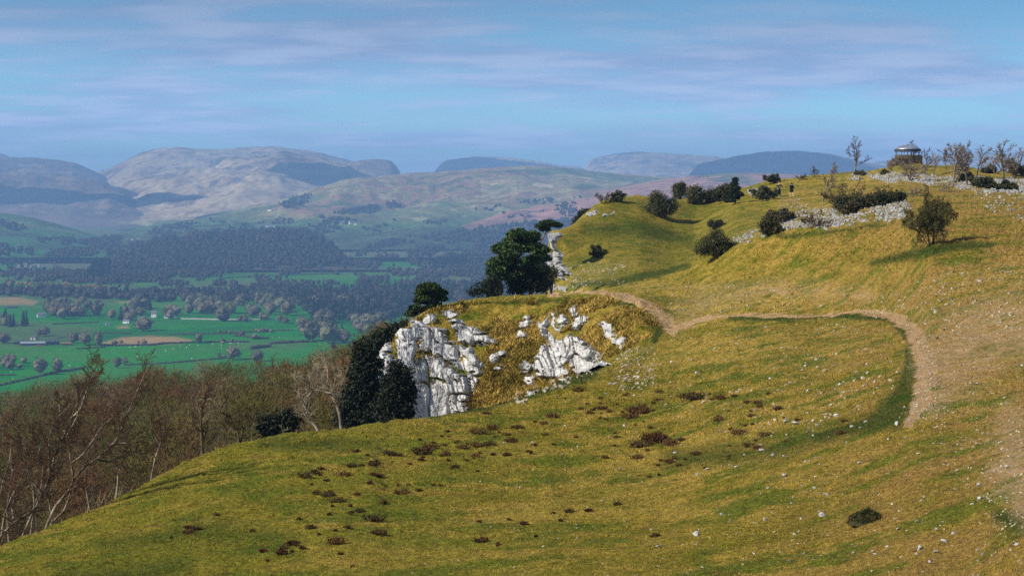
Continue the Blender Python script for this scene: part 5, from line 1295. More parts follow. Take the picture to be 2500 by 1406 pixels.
def crown_cone(seed, n=150):
    r = RNG(seed); h = r.random(n)**1.3; a = r.uniform(0, 6.28, n); rr = (1-h)*.22*r.uniform(.5, 1.1, n)
    C = np.stack([np.cos(a)*rr, np.sin(a)*rr, h*.95+.03], 1)
    v, f = cards(r, C, .085, 1, .02)
    b = tubes([(np.array([[0, 0, -.05], [0, 0, .5], [0, 0, .97]]), np.array([.17, .10, .004]), 7)])
    return b, (v, f), b
ROUND = [crown_round(30+i) for i in range(8)]; CONE = [crown_cone(60+i) for i in range(4)]

def make_farwood():
    g = G('far_woodland', .95, .05)
    c = g.ramp(g.attr('tone'), [(0, (.015, .022, .014)), (.22, (.007, .020, .012)), (.26, (.026, .026, .020)), (.5, (.045, .040, .030)), (.72, (.070, .066, .040)), (.9, (.065, .078, .026)), (1, (.25, .17, .03))])
    return g.out(g.mul(c, g.mr(g.noise(.25, 4, .7, g.pos()), .3, .7, .65, 1.35)))
M['farwood'] = make_farwood()
def make_vtree(name, cols):
    g = G(name, .95, .05); n = len(cols)
    c = g.ramp(g.rnd(), [(i/(n-1), k) for i, k in enumerate(cols)])
    return g.out(g.mul(c, g.mr(g.noise(4, 4, .7), .3, .7, .65, 1.35)))
M['vtree'] = make_vtree('valley_tree_twigs', [(.105, .088, .060), (.15, .135, .085), (.085, .075, .052), (.10, .115, .04), (.18, .16, .11)])
M['vconifer'] = make_vtree('valley_conifer', [(.010, .030, .016), (.018, .04, .02), (.012, .026, .018)])
M['hedge'] = make_vtree('hedge', [(.06, .06, .035), (.085, .07, .045), (.05, .06, .03)])

VT = []
for i, (a, b, c) in enumerate(ROUND):
    V, fs = merge(a, b); VT.append((mesh_np('crown', V, fs, M['vtree']), mesh_np('trunk', c[0], c[1], M['bark_dark'], True)))
VC = [(mesh_np('crown', *merge(b, a), M['vconifer']), mesh_np('trunk', np.array([[0, 0, 0.]]), [], M['bark_dark'])) for a, b, c in CONE]
VC = []
for a, b, c in CONE:
    tr = tubes([(np.array([[0, 0, -.06], [0, 0, .12]]), np.array([.03, .025]), 5)])
    V, fs = merge(a, b); VC.append((mesh_np('crown', V, fs, M['vconifer']), mesh_np('trunk', tr[0], tr[1], M['bark_dark'], True)))
NVT = 0
def vtree(px, py, hpx, seed, label, conifer=False, wide=1.0):
    global NVT
    P, ok = far_hit([px], [py])
    if not ok[0]: return
    q = P[0]; H = hpx/F*q[1]; r = RNG(seed)
    T = VC if conifer else VT
    m = T[seed % len(T)]
    e = empty('conifer_tree' if conifer else 'field_tree', q, r.uniform(0, 6.28), (H*wide, H*wide, H))
    link('trunk', m[1], e); link('crown', m[0], e)
    tag(e, label, 'tree', 'conifers of the valley' if conifer else 'broadleaf trees of the valley'); NVT += 1
for k, (a, b, h, w, lb) in enumerate([(570, 878, 42, 1.1, 'round tree on a leaning trunk alone in the bright sheep field'), (628, 882, 32, 1.1, 'dark bushy tree beside the round field tree'), (286, 898, 30, .9, 'small grey tree by the lower hedge of the sheep field'),
    (97, 915, 50, .85, 'taller of the two grey trees in the lower left field'), (140, 908, 40, .8, 'shorter of the two grey trees in the lower left field'), (22, 895, 36, 1.2, 'grey clump at the left edge of the lower field'), (350, 808, 38, 1.6, 'wide dark tree in front of the white farm houses'),
    (485, 838, 30, .8, 'slim pale tree in the hedge above the sheep field'), (208, 842, 38, 1., 'grey tree right of the dark barns'), (240, 845, 44, .6, 'thin bare tree right of the dark barns'), (180, 838, 30, 1., 'bushy tree touching the barns'), (590, 822, 18, 1.3, 'low rounded bush in the upper green field'),
    (622, 828, 16, 1.4, 'second low rounded bush in the upper green field'), (545, 784, 42, 1.25, 'big dark spreading tree on the upper field edge'), (700, 770, 42, 1.1, 'large grey tree right of the upper field'), (760, 832, 62, 1.1, 'big pale grey tree at the right end of the fields'), (800, 838, 56, 1., 'grey tree next to the big pale grey tree'),
    (735, 812, 30, .8, 'small tree at the corner of the upper field'), (110, 820, 26, 1.2, 'bare tree behind the dark barns'), (95, 822, 22, 1., 'low tree behind the dark barns'), (10, 838, 30, 1.3, 'grey scrub left of the dark barns')]):
    vtree(a, b, h, 3+k, lb, False, w)
r = RNG(8)
def band(n, pts, h0, h1, label, conifer=.0, seed=0, spread=10):
    pts = np.array(pts, float)
    for k in range(n):
        t = r.random()*(len(pts)-1) if k % 3 == 0 else min(max(t+r.normal()*.06, 0), len(pts)-1.001); i = int(min(t, len(pts)-2)); q = pts[i]+(pts[i+1]-pts[i])*(t-i)
        c = r.random() < conifer
        vtree(q[0]+r.normal()*4, q[1]+r.normal()*spread, r.uniform(h0, h1)*(1.05 if c else 1), int(r.integers(0, 9999)), ('dark conifer ' if c else 'grey brown bare tree ')+label, c, r.uniform(.75, 1.05) if c else r.uniform(.85, 1.35))
band(24, [(112, 766), (190, 770), (300, 774)], 24, 36, 'round the white cottage', .15, 1, 5)
band(16, [(290, 772), (350, 775), (430, 768)], 20, 30, 'round the white farm houses', .15, 2, 6)
band(34, [(300, 758), (420, 765), (520, 760), (640, 765), (720, 758)], 24, 38, 'above the upper green field', .12, 3, 6)
band(26, [(400, 742), (560, 744), (700, 742), (850, 746)], 20, 30, 'in the tree belt beyond the houses', .15, 4, 5)
band(22, [(760, 775), (830, 782), (900, 778), (960, 770)], 26, 40, 'in the dark belt below the lone pine', .8, 5, 8)
band(16, [(715, 800), (780, 820), (850, 835)], 26, 44, 'at the corner where the fields meet the wood', .1, 6, 9)
band(14, [(-60, 782), (20, 792), (70, 795)], 26, 34, 'in the dark copse by the cottage', .6, 7, 4)
band(22, [(120, 742), (200, 750), (300, 748)], 16, 24, 'on the rise behind the white cottage', .1, 8, 5)
band(20, [(820, 800), (880, 806), (960, 790)], 24, 36, 'massed behind the near headland', .3, 9, 8)
band(12, [(560, 785), (640, 782), (720, 786)], 12, 20, 'along the pale field wall', .0, 10, 2)

band(9, [(270, 888), (480, 880), (560, 873)], 8, 16, 'along the bottom hedge of the sheep field', .0, 11, 2)
band(8, [(230, 842), (400, 840), (600, 835)], 8, 15, 'in the hedge above the sheep field', .0, 12, 2)
band(9, [(-60, 905), (20, 898), (70, 888)], 14, 30, 'in the scrub at the left end of the lower field', .0, 13, 5)
band(8, [(420, 818), (560, 815), (710, 806)], 8, 14, 'in the hedge between the upper green fields', .0, 14, 2)

# woods nobody could count, tree by tree in one mesh
def woods():
    r = RNG(31); sets = []
    def add(n, poly, h0, h1, tone, jit=.06, con=0.0, dens=None):
        P = np.array(poly, float); lo = P.min(0); hi = P.max(0)
        a = r.uniform(lo[0], hi[0], n*4); b = r.uniform(lo[1], hi[1], n*4)
        m = sdf_poly(a, b, poly)+6*fbm(a/30, b/9, 3, len(sets)) > 0
        if dens: m &= vn(a/dens[0], b/dens[1], 40+len(sets))*.65+vn(a/dens[0]*3, b/dens[1]*3, 60+len(sets))*.35 > dens[2]
        a, b = a[m][:n], b[m][:n]
        q, ok = far_hit(a, b); q = q[ok]; N = len(q)
        isc = r.random(N) < con
        t = np.clip(np.where(isc, .16, tone)+r.normal(size=N)*np.where(isc, .03, jit), 0, 1)
        sets.append((q, r.uniform(h0, h1, N)/F*q[:, 1], t, isc))
    # dark strip across the valley
    add(900, [(-300, 700), (0, 704), (300, 715), (700, 722), (1050, 720), (1300, 712), (1300, 740), (1000, 738), (600, 738), (300, 735), (160, 730), (0, 722), (-300, 722)], 16, 24, .40, .08, .18)
    add(500, [(420, 715), (900, 705), (1250, 700), (1250, 728), (900, 735), (480, 738)], 14, 22, .3, .10, .5)
    add(420, [(700, 728), (1040, 728), (1040, 775), (860, 790), (760, 768)], 16, 26, .35, .1, .55)
    # gorse on the rise
    add(160, [(0, 690), (110, 694), (250, 700), (300, 706), (240, 710), (80, 704), (0, 700)], 6, 9, .97, .03)
    # the wooded knoll
    add(2600, [(150, 690), (215, 664), (260, 626), (300, 608), (380, 588), (480, 576), (600, 570), (700, 563), (760, 570), (805, 592), (830, 618), (820, 650), (640, 655), (560, 672), (420, 684), (250, 694)], 12, 18, .36, .09, .08)
    add(160, [(210, 690), (262, 680), (270, 650), (225, 655)], 16, 24, .16, .03, 1.)
    # valley belts
    add(700, [(-300, 660), (120, 668), (500, 672), (700, 690), (1100, 690), (1200, 700), (1200, 712), (600, 712), (100, 692), (-300, 690)], 11, 16, .45, .10, .10, (60, 12, .44))
    add(480, [(560, 665), (820, 655), (1080, 668), (1300, 640), (1300, 695), (980, 700), (640, 690)], 10, 15, .48, .10, .12, (70, 14, .46))
    add(2400, [(830, 645), (900, 600), (1000, 585), (1100, 570), (1250, 548), (1420, 540), (1420, 700), (1200, 690), (1080, 668), (930, 668)], 9, 14, .44, .08, .08, (80, 18, .36))
    add(500, [(1040, 640), (1140, 628), (1140, 655), (1060, 660)], 10, 14, .16, .03, 1., (60, 20, .3))
    add(700, [(880, 560), (1000, 530), (1120, 520), (1250, 500), (1420, 470), (1420, 540), (1200, 555), (980, 590)], 5, 9, .38, .08, .1, (60, 14, .56))
    add(400, [(750, 545), (830, 515), (960, 495), (990, 505), (900, 535), (860, 560), (780, 575)], 6, 10, .36, .08, .15, (50, 14, .46))
    add(110, [(680, 500), (720, 482), (760, 478), (745, 500), (700, 512)], 6, 9, .3, .05, .4)
    add(380, [(350, 560), (560, 532), (700, 520), (720, 545), (640, 562), (480, 575), (380, 590)], 5, 8, .40, .1, .1, (50, 10, .6))
    add(260, [(-200, 535), (0, 538), (70, 556), (55, 568), (0, 556), (-200, 552)], 7, 10, .3, .08, .4)
    add(420, [(-300, 600), (0, 600), (75, 612), (90, 640), (60, 655), (-300, 660)], 10, 16, .3, .10, .4)
    add(340, [(115, 612), (240, 600), (300, 610), (250, 640), (150, 646), (100, 640)], 7, 11, .42, .08, .1, (50, 14, .4))
    add(300, [(90, 585), (300, 575), (300, 600), (120, 605)], 6, 10, .4, .08, .1, (40, 10, .55))
    add(160, [(20, 658), (130, 660), (260, 672), (240, 684), (0, 676)], 9, 13, .45, .08, .1)
    VV = []; FF = []; TT = []; b = 0
    for q, H, t, isc in sets:
        for i in range(len(q)):
            a = r.uniform(0, 6.28); c, s = math.cos(a), math.sin(a)
            if isc[i]:
                v, f = LOWC[i % len(LOWC)]; w = H[i]*1.15; h = H[i]*1.15
            else:
                v, f = LOWR[i % len(LOWR)]; h = H[i]; w = H[i]*r.uniform(.8, 1.35)
            X = np.stack([(v[:, 0]*c-v[:, 1]*s)*w+q[i, 0], (v[:, 0]*s+v[:, 1]*c)*w+q[i, 1], v[:, 2]*h+q[i, 2]], 1)
            VV.append(X); FF.append(f+b); TT.append(np.full(len(v), t[i])); b += len(v)
    o = link('valley_woods', mesh_np('valley_woods', np.concatenate(VV), np.concatenate(FF), M['farwood'], True, dict(tone=np.concatenate(TT))))
    tag(o, 'leafless brown woods and dark plantations across the valley and lower fells', 'woodland', None, 'stuff')
    print('woods trees', sum(len(s[0]) for s in sets), 'valley tree things', NVT)
def low_round(seed):
    a, b, c = crown_round(seed, 60, .26); v, f = b; f3 = f
    return np.concatenate([a[0], v]), np.concatenate([a[1], f3+len(a[0])])
def low_cone(seed):
    a, b, c = crown_cone(seed, 40); v, f = b; v2, f2 = a
    f3 = np.concatenate([f[:, [0, 1, 2]], f[:, [0, 2, 3]]]); g3 = np.concatenate([f2[:, [0, 1, 2]], f2[:, [0, 2, 3]]])
    return np.concatenate([v2, v]), np.concatenate([g3, f3+len(v2)])
LOWR = [low_round(300+i) for i in range(8)]; LOWC = [low_cone(320+i) for i in range(4)]
woods()

def hedge(pts, hpx, label, seed, mat='hedge', name='hedge'):
    r = RNG(seed); pts = np.array(pts, float); L = np.hypot(*np.diff(pts, axis=0).T).sum(); n = int(L/1.6)
    t = np.linspace(0, len(pts)-1, n); a = np.interp(t, range(len(pts)), pts[:, 0]); b = np.interp(t, range(len(pts)), pts[:, 1])+r.normal(size=n)*.25
    q, ok = far_hit(a, b); q = q[ok]
    if not len(q): return
    base = q[0].copy(); VV = []; FF = []; k = 0
    for i, p_ in enumerate(q):
        h = hpx/F*p_[1]*r.uniform(.6, 1.25); v, f = LOWR[int(r.integers(0, 8))]; w = max(h*r.uniform(.9, 1.4), 2.6/F*p_[1])
        a_ = r.uniform(0, 6.28); c, s = math.cos(a_), math.sin(a_)
        VV.append(np.stack([(v[:, 0]*c-v[:, 1]*s)*w, (v[:, 0]*s+v[:, 1]*c)*w, (v[:, 2]-.12)*h], 1)+p_-base); FF.append(f+k); k += len(v)
    o = link(name, mesh_np(name, np.concatenate(VV), np.concatenate(FF), M[mat]), None, base)
    tag(o, label, 'hedge', 'field hedges in the valley')
def wall_strip(pts, hpx, label):
    pts = np.array(pts, float); n = int((pts[-1, 0]-pts[0, 0])/3); t = np.linspace(0, len(pts)-1, n)
    q, ok = far_hit(np.interp(t, range(len(pts)), pts[:, 0]), np.interp(t, range(len(pts)), pts[:, 1])); q = q[ok]; n = len(q); base = q[0].copy(); r = RNG(3)
    h = hpx/F*q[:, 1]*r.uniform(.8, 1.2, n); up = np.array([0, 0, 1.])
    A = q-base; V = np.stack([A-[0, .5, .3], A-[0, .35, 0]+up*h[:, None], A+[0, .35, 0]+up*h[:, None], A+[0, .5, -.3]], 1)
    i = np.arange(n*4).reshape(n, 4); f = np.concatenate([np.stack([i[:-1, k], i[1:, k], i[1:, k+1], i[:-1, k+1]], 1) for k in range(3)])
    o = link('field_wall', mesh_np('field_wall', V.reshape(-1, 3), f, M['grey_stone']), None, base); tag(o, label, 'wall', 'dry stone field walls')
zv = lambda pts: zq(pts, 0, 660, .32)
for k, (pts, h, lb) in enumerate([(zv([(1290, 492), (1600, 487), (1900, 470), (2230, 457)]), 4.5, 'long thin hedge between the two upper green fields'), (zv([(700, 572), (900, 577), (1150, 573), (1250, 562), (1500, 551), (1900, 549)]), 6, 'dark hedge along the top of the sheep field'),
    (zv([(590, 602), (800, 587)]), 5, 'short hedge right of the barns'), (zv([(-100, 895), (0, 880), (300, 812), (450, 775), (640, 750)]), 7, 'thick dark hedge crossing the lowest field'), (zv([(-60, 806), (110, 798)]), 5, 'short hedge at the left edge of the lowest field'),
    (zv([(950, 725), (1300, 708), (1500, 690), (1720, 672)]), 5, 'hedge along the bottom of the sheep field'), (zv([(1910, 602), (2060, 582)]), 11, 'thick tall hedge block right of the sheep field'), (zv([(2060, 562), (2280, 550), (2400, 545)]), 8, 'overgrown brown hedge at the right of the sheep field'),
    (zv([(400, 412), (750, 397)]), 4, 'hedge below the white cottage'), (zv([(760, 480), (1000, 482)]), 4, 'hedge above the tan rushy field'), (zv([(1790, 500), (1910, 515)]), 8, 'low scrubby hedge in the upper right field'), (zv([(1920, 525), (2050, 520)]), 7, 'second low scrubby hedge in the upper right field'),
    ([(560, 648), (640, 640), (760, 632)], 3, 'field hedge below the wooded knoll'), ([(660, 655), (800, 650), (900, 652)], 3, 'hedge line beyond the valley woods'), ([(540, 680), (700, 672), (830, 668)], 4, 'hedge below the pale far fields'),
    ([(20, 572), (150, 590), (240, 600)], 3, 'hedge on the green hill at the left'), ([(380, 560), (500, 552), (640, 545)], 3, 'hedge across the far pasture below the fells'), ([(760, 592), (900, 575), (1000, 560)], 3, 'hedge on the far pasture right of the knoll')]):
    hedge(pts, h, lb, 40+k)
wall_strip(zv([(1380, 372), (1700, 378), (2210, 376)]), 3, 'pale dry stone wall along the top of the upper green field')
wall_strip(zv([(430, 522), (520, 505), (610, 482)]), 2.5, 'pale dry stone wall slanting behind the barns')

# buildings
def boxv(x0, x1, y0, y1, z0, z1):
    V = np.array([[x, y, zz] for x in (x0, x1) for y in (y0, y1) for zz in (z0, z1)], float)
    return V, np.array([[0, 1, 3, 2], [4, 6, 7, 5], [0, 4, 5, 1], [2, 3, 7, 6], [0, 2, 6, 4], [1, 5, 7, 3]])
def house(px, py, wpx, hpx, label, wall='white', roof='slate', name='farmhouse', rz=None, windows=True, chimney=True, depth=.7, cat='house', grp='farm buildings in the valley'):
    P, ok = far_hit([px], [py]); q = P[0]; k = q[1]/F
    Lx = wpx*k; H = hpx*k*.62; D = Lx*depth if Lx < 14 else 9; rise = hpx*k*.38; r = RNG(int(px))
    e = empty(name, q, r.uniform(-.35, .35) if rz is None else rz); tag(e, label, cat, grp)
    x, y = Lx/2, D/2
    V = np.array([[-x, -y, -1], [x, -y, -1], [x, y, -1], [-x, y, -1], [-x, -y, H], [x, -y, H], [x, y, H], [-x, y, H], [-x, 0, H+rise], [x, 0, H+rise]])
    f4 = np.array([[0, 1, 5, 4], [2, 3, 7, 6], [1, 2, 6, 5], [3, 0, 4, 7]]); f3 = np.array([[5, 6, 9], [7, 4, 8]])
    link('wall', mesh_np('wall', V, [f4, f3], M[wall]), e)
    o = .35; th = .25; s = rise/y
    def slope(sg):
        a = [[-x-o, sg*(y+o), H-o*s+.05], [x+o, sg*(y+o), H-o*s+.05], [x+o, 0, H+rise+.05], [-x-o, 0, H+rise+.05]]
        return np.array(a+[[p0, p1, p2+th] for p0, p1, p2 in a]), np.array([[0, 1, 2, 3], [4, 5, 6, 7], [0, 1, 5, 4], [1, 2, 6, 5], [2, 3, 7, 6], [3, 0, 4, 7]])
    v, f = merge(slope(-1), slope(1)); ro = link('roof', mesh_np('roof', v, f, M[roof]), e)
    if chimney:
        v, f = boxv(-x+.3, -x+1.2, -.4, .4, H+rise-.4, H+rise+1.1); link('chimney', mesh_np('chimney', v, f, M['grey_stone']), ro)
    if windows:
        n = max(2, int(Lx/3.5))
        for i in range(n):
            cx_ = -x+(i+.5)*Lx/n
            for zz in ([H*.22, H*.64] if H > 4 else [H*.35]):
                if i == n//2 and zz < H*.3: continue
                v, f = boxv(cx_-.5, cx_+.5, -y-.06, -y-.01, zz, zz+1.1); link('window', mesh_np('window', v, f, M['glass']), e)
        v, f = boxv(-x+(n//2+.5)*Lx/n-.5, -x+(n//2+.5)*Lx/n+.5, -y-.07, -y-.01, 0, 2.0); link('door', mesh_np('door', v, f, M['dark_sheet']), e)
    else:
        v, f = boxv(-x*.25, x*.25, -y-.07, -y-.01, 0, min(3.2, H*.8)); link('door', mesh_np('door', v, f, M['dark_iron' if 'dark_iron' in M else 'iron']), e)
    return e
house(101, 774, 20, 11, 'white gabled cottage alone at the edge of the left copse')
house(376, 775, 12, 16, 'tall white gabled house behind the trees of the farm group')
house(309, 789, 15, 9, 'white cottage left of the farm tree clump'); house(262, 793, 10, 6, 'small white and blue outbuilding left of the farm cottages', 'white', 'slate', 'outbuilding', chimney=False, windows=False, cat='shed')
house(345, 783, 16, 9, 'white cottage half hidden by the wide dark tree'); house(408, 777, 14, 9, 'white house at the right end of the farm group'); house(424, 776, 8, 6, 'small white shed beside the right hand farm house', 'white', 'slate', 'outbuilding', chimney=False, windows=False, cat='shed')
house(80, 843, 58, 9, 'long low barn with grey blue sheet roof', 'dark_sheet', 'grey_sheet', 'farm_barn', .15, False, False, cat='barn'); house(128, 841, 30, 12, 'black gabled barn at the right of the long low barn', 'dark_sheet', 'dark_sheet', 'farm_barn', .4, False, False, cat='barn')
house(84, 829, 16, 9, 'small dark gabled barn behind the long low barn', 'grey_stone', 'dark_sheet', 'farm_barn', -.5, False, False, cat='barn'); house(163, 842, 24, 6, 'low shed with rusty red roof right of the black barn', 'dark_sheet', 'rust', 'farm_shed', .1, False, False, cat='shed')
house(46, 840, 22, 9, 'dark barn at the left end of the farmyard', 'dark_sheet', 'dark_sheet', 'farm_barn', .2, False, False, cat='barn'); house(30, 752, 22, 5, 'dark low barn on the rise at the far left', 'dark_sheet', 'dark_sheet', 'farm_barn', .1, False, False, cat='barn')
for a, b, w, h, lb in [(48, 655, 12, 9, 'leftmost grey stone house of the far hamlet'), (62, 652, 10, 9, 'second grey house of the far hamlet'), (82, 656, 14, 11, 'tall grey house in the middle of the far hamlet'), (94, 653, 9, 8, 'small grey house right of the hamlet middle'), (107, 655, 12, 7, 'rightmost pale house of the far hamlet')]:
    house(a, b, w, h, lb, 'grey_stone', 'slate', grp='houses of the far hamlet')
for a, b, w, h, lb in [(666, 555, 14, 7, 'white farmhouse with outbuilding above the wooded knoll'), (652, 554, 8, 5, 'white outbuilding left of the farmhouse above the knoll'), (659, 515, 11, 5, 'lone white farmhouse high under the fell'), (356, 653, 16, 7, 'pale house at the foot of the wooded knoll'), (344, 652, 8, 5, 'small pale house at the knoll foot'), (338, 585, 8, 4, 'tiny white cottage on the left far pasture'), (323, 586, 5, 3, 'tiniest white speck of a cottage on the left far pasture'),
                        (858, 547, 12, 8, 'white farmhouse in trees on the far slope'), (868, 549, 6, 5, 'white barn end beside the far slope farmhouse'), (830, 547, 8, 4, 'low white building left of the far slope farmhouse'), (803, 563, 12, 3, 'pale low shed on the far slope right of the knoll'), (255, 705, 8, 5, 'pale house in the valley woods')]:
    house(a, b, w, h, lb, 'white', 'slate', grp='white farmhouses on the far slopes')
# red trailer by the barns
P, _ = far_hit([98], [845]); e = empty('farm_trailer', P[0]+np.array([0, -6, 0]), .1); tag(e, 'bright red farm trailer parked in front of the long low barn', 'trailer')
v, f = boxv(-1.6, 1.6, -.9, .9, .8, 1.0); v2, f2 = merge((v, f), boxv(-1.6, 1.6, -.95, -.9, 1.0, 2.3), boxv(-1.6, 1.6, .9, .95, 1.0, 2.3), boxv(-1.65, -1.6, -.9, .9, 1.0, 2.3), boxv(1.6, 1.65, -.9, .9, 1.0, 2.3))
link('body', mesh_np('body', v2, f2, M['red']), e); link('drawbar', mesh_np('drawbar', *boxv(1.65, 2.8, -.06, .06, .8, .92), M['iron']), e)
for sy in (-1.02, 1.02):
    bm = bmesh.new(); bmesh.ops.create_cone(bm, cap_ends=True, segments=20, radius1=.45, radius2=.45, depth=.22, matrix=Matrix.Translation((-.2, sy, .42)) @ Matrix.Rotation(rad(90), 4, 'X')); bmesh.ops.bevel(bm, geom=[x for x in bm.edges], offset=.04, segments=1, affect='EDGES')
    me = bpy.data.meshes.new('wheel'); bm.to_mesh(me); bm.free(); me.materials.append(M['rubber']); link('wheel', me, e)

# sheep: one continuous body grown from a skeleton, then shared
def skin_mesh(name, verts, edges, mat, sub=1, root=0):
    me = bpy.data.meshes.new(name); me.from_pydata([v[:3] for v in verts], edges, []); o = bpy.data.objects.new(name, me); COL.objects.link(o)
    m = o.modifiers.new('s', 'SKIN'); m.use_smooth_shade = True
    for i, v in enumerate(verts):
        sv = me.skin_vertices[0].data[i]; sv.radius = (v[3], v[4] if len(v) > 4 else v[3]); sv.use_root = (i == root)
    s = o.modifiers.new('u', 'SUBSURF'); s.levels = s.render_levels = sub
    dg = bpy.context.evaluated_depsgraph_get(); out = bpy.data.meshes.new_from_object(o.evaluated_get(dg)); bpy.data.objects.remove(o)
    out.materials.clear(); out.materials.append(mat)
    for p_ in out.polygons: p_.use_smooth = True
    return out
sv = [(0, 0, .62, .24, .27), (.35, 0, .62, .25, .28), (-.35, 0, .63, .25, .28), (.55, 0, .72, .14), (.70, 0, .84, .10), (.86, 0, .80, .065), (-.58, 0, .58, .05), (-.62, 0, .40, .03)]
se = [(0, 1), (0, 2), (1, 3), (3, 4), (4, 5), (2, 6), (6, 7)]
for x_, b_ in ((.36, 1), (-.38, 2)):
    for y_ in (-.14, .14):
        n = len(sv); sv += [(x_, y_, .42, .085), (x_+(.03 if x_ < 0 else -.02), y_, .24, .05), (x_, y_, .02, .04)]; se += [(b_, n), (n, n+1), (n+1, n+2)]
for y_ in (-.1, .1): n = len(sv); sv.append((.70, y_, .88, .03)); se.append((4, n))
SHEEP = skin_mesh('sheep', sv, se, M['wool'])
SP = zv([(1000, 588), (1040, 586), (1125, 632), (1185, 630), (1262, 618), (1318, 602), (1378, 582), (1330, 603), (1448, 575), (1425, 592), (1510, 576), (1550, 605), (1618, 576), (1622, 562), (1690, 572), (1686, 592), (1692, 602), (1690, 552), (1720, 550), (1757, 560), (1855, 560), (1862, 594), (1463, 676), (1470, 680), (1048, 660), (1900, 640), (530, 730), (545, 732), (83, 778), (100, 830), (1705, 549), (1815, 556), (1256, 748), (990, 590), (1030, 587), (2130, 517), (2080, 515), (1970, 318)])
for k, (a, b) in enumerate(SP):
    P, ok = far_hit([a], [b]); r_ = RNG(k)
    o = link('sheep', SHEEP, None, P[0], r_.uniform(0, 6.28), 1.25*r_.uniform(.9, 1.1)); tag(o, 'white sheep grazing in the bright green valley fields', 'sheep', 'sheep grazing in the valley')
# ------------------------------------------------------------------ shelter on the summit
Ysh = 309.
def lathe(prof, seg=48):
    V = []; n = len(prof)
    for i in range(seg):
        a = i*2*math.pi/seg
        for r_, h_ in prof: V.append((math.cos(a)*r_, math.sin(a)*r_, h_))
    i = np.arange(seg*n).reshape(seg, n); j = np.roll(i, -1, 0)
    return np.array(V), np.stack([i[:, :-1], j[:, :-1], j[:, 1:], i[:, 1:]], -1).reshape(-1, 4)
base = Vector(W(2216, 404, Ysh)); k = Ysh/F
zr = lambda py: -(py-HZ)/F*Ysh-base.z
sh = empty('summit_shelter', base, .2); tag(sh, 'round stone hilltop shelter with shallow domed metal roof on thin posts', 'shelter')
def make_drystone():
    g = G('dry_stone_wall', .95, .1)
    d = g.vor(3.2, None, 'Color', 'F1', (1, 1, 2.0)); e = g.vor(3.2, None, 'Distance', 'DISTANCE_TO_EDGE', (1, 1, 2.0))
    c = g.mix(d, (.075, .053, .03), (.14, .105, .065)); c = g.mix(g.mr(e, .0, .06, 1, 0), c, (.03, .025, .02))
    g.bump(g.mr(e, 0, .1), .8, .06); return g.out(c)
M['drystone'] = make_drystone()
R0 = 32*k; hw = zr(379)
v, f = merge(lathe([(R0*1.12, -.6), (R0*1.08, .1), (R0*1.0, hw*.5), (R0*.97, hw), (R0*.80, hw), (R0*.80, hw-.5), (.01, hw-.5)]))
link('wall', mesh_np('wall', v, f, M['drystone']), sh)
v, f = merge(boxv(-R0*1.45, R0*.2, -R0*1.2, R0*.5, -.6, zr(397)), boxv(-R0*1.3, R0*.1, -R0*1.05, R0*.4, zr(397), zr(392)), boxv(-R0*1.2, 0, -R0*.95, R0*.3, zr(392), zr(388)))
link('step', mesh_np('step', v, f, M['drystone']), sh)
v, f = boxv(R0*.25, R0*.75, -R0*1.06, -R0*.6, 0, hw*.93); link('buttress', mesh_np('buttress', v, f, M['drystone']), sh)
hr = zr(369); ht = zr(354); Rr = 31*k*1.0
prof = [(Rr*math.cos(a), hr+.12+(ht-hr-.12)*math.sin(a)) for a in np.linspace(0, math.pi/2-.02, 12)]
ro = link('roof', mesh_np('roof', *lathe(prof), M['metal'], True), sh)
link('rim', mesh_np('rim', *lathe([(Rr*.96, hr+.30), (Rr*1.03, hr+.30), (Rr*1.03, hr-.10), (Rr*.96, hr-.10), (Rr*.96, hr+.30)]), M['iron'], False), ro)
v, f = lathe([(.12, ht-.05), (.12, ht+.03), (.05, ht+.08), (.01, ht+.09)], 16); link('cap', mesh_np('cap', v, f, M['iron'], True), ro)
for i in range(8):
    a = i*math.pi/4+.1; x_, y_ = math.cos(a)*Rr*.95, math.sin(a)*Rr*.95
    link('post', mesh_np('post', *tubes([(np.array([[x_, y_, hw-.05], [x_, y_, (hw+hr)/2], [x_, y_, hr+.1]]), np.array([.05]*3), 8)]), M['iron'], True), sh)
link('post', mesh_np('post', *tubes([(np.array([[0, 0, hw-.6], [0, 0, (hw+hr)/2], [0, 0, ht-.1]]), np.array([.07]*3), 8)]), M['iron'], True), sh)

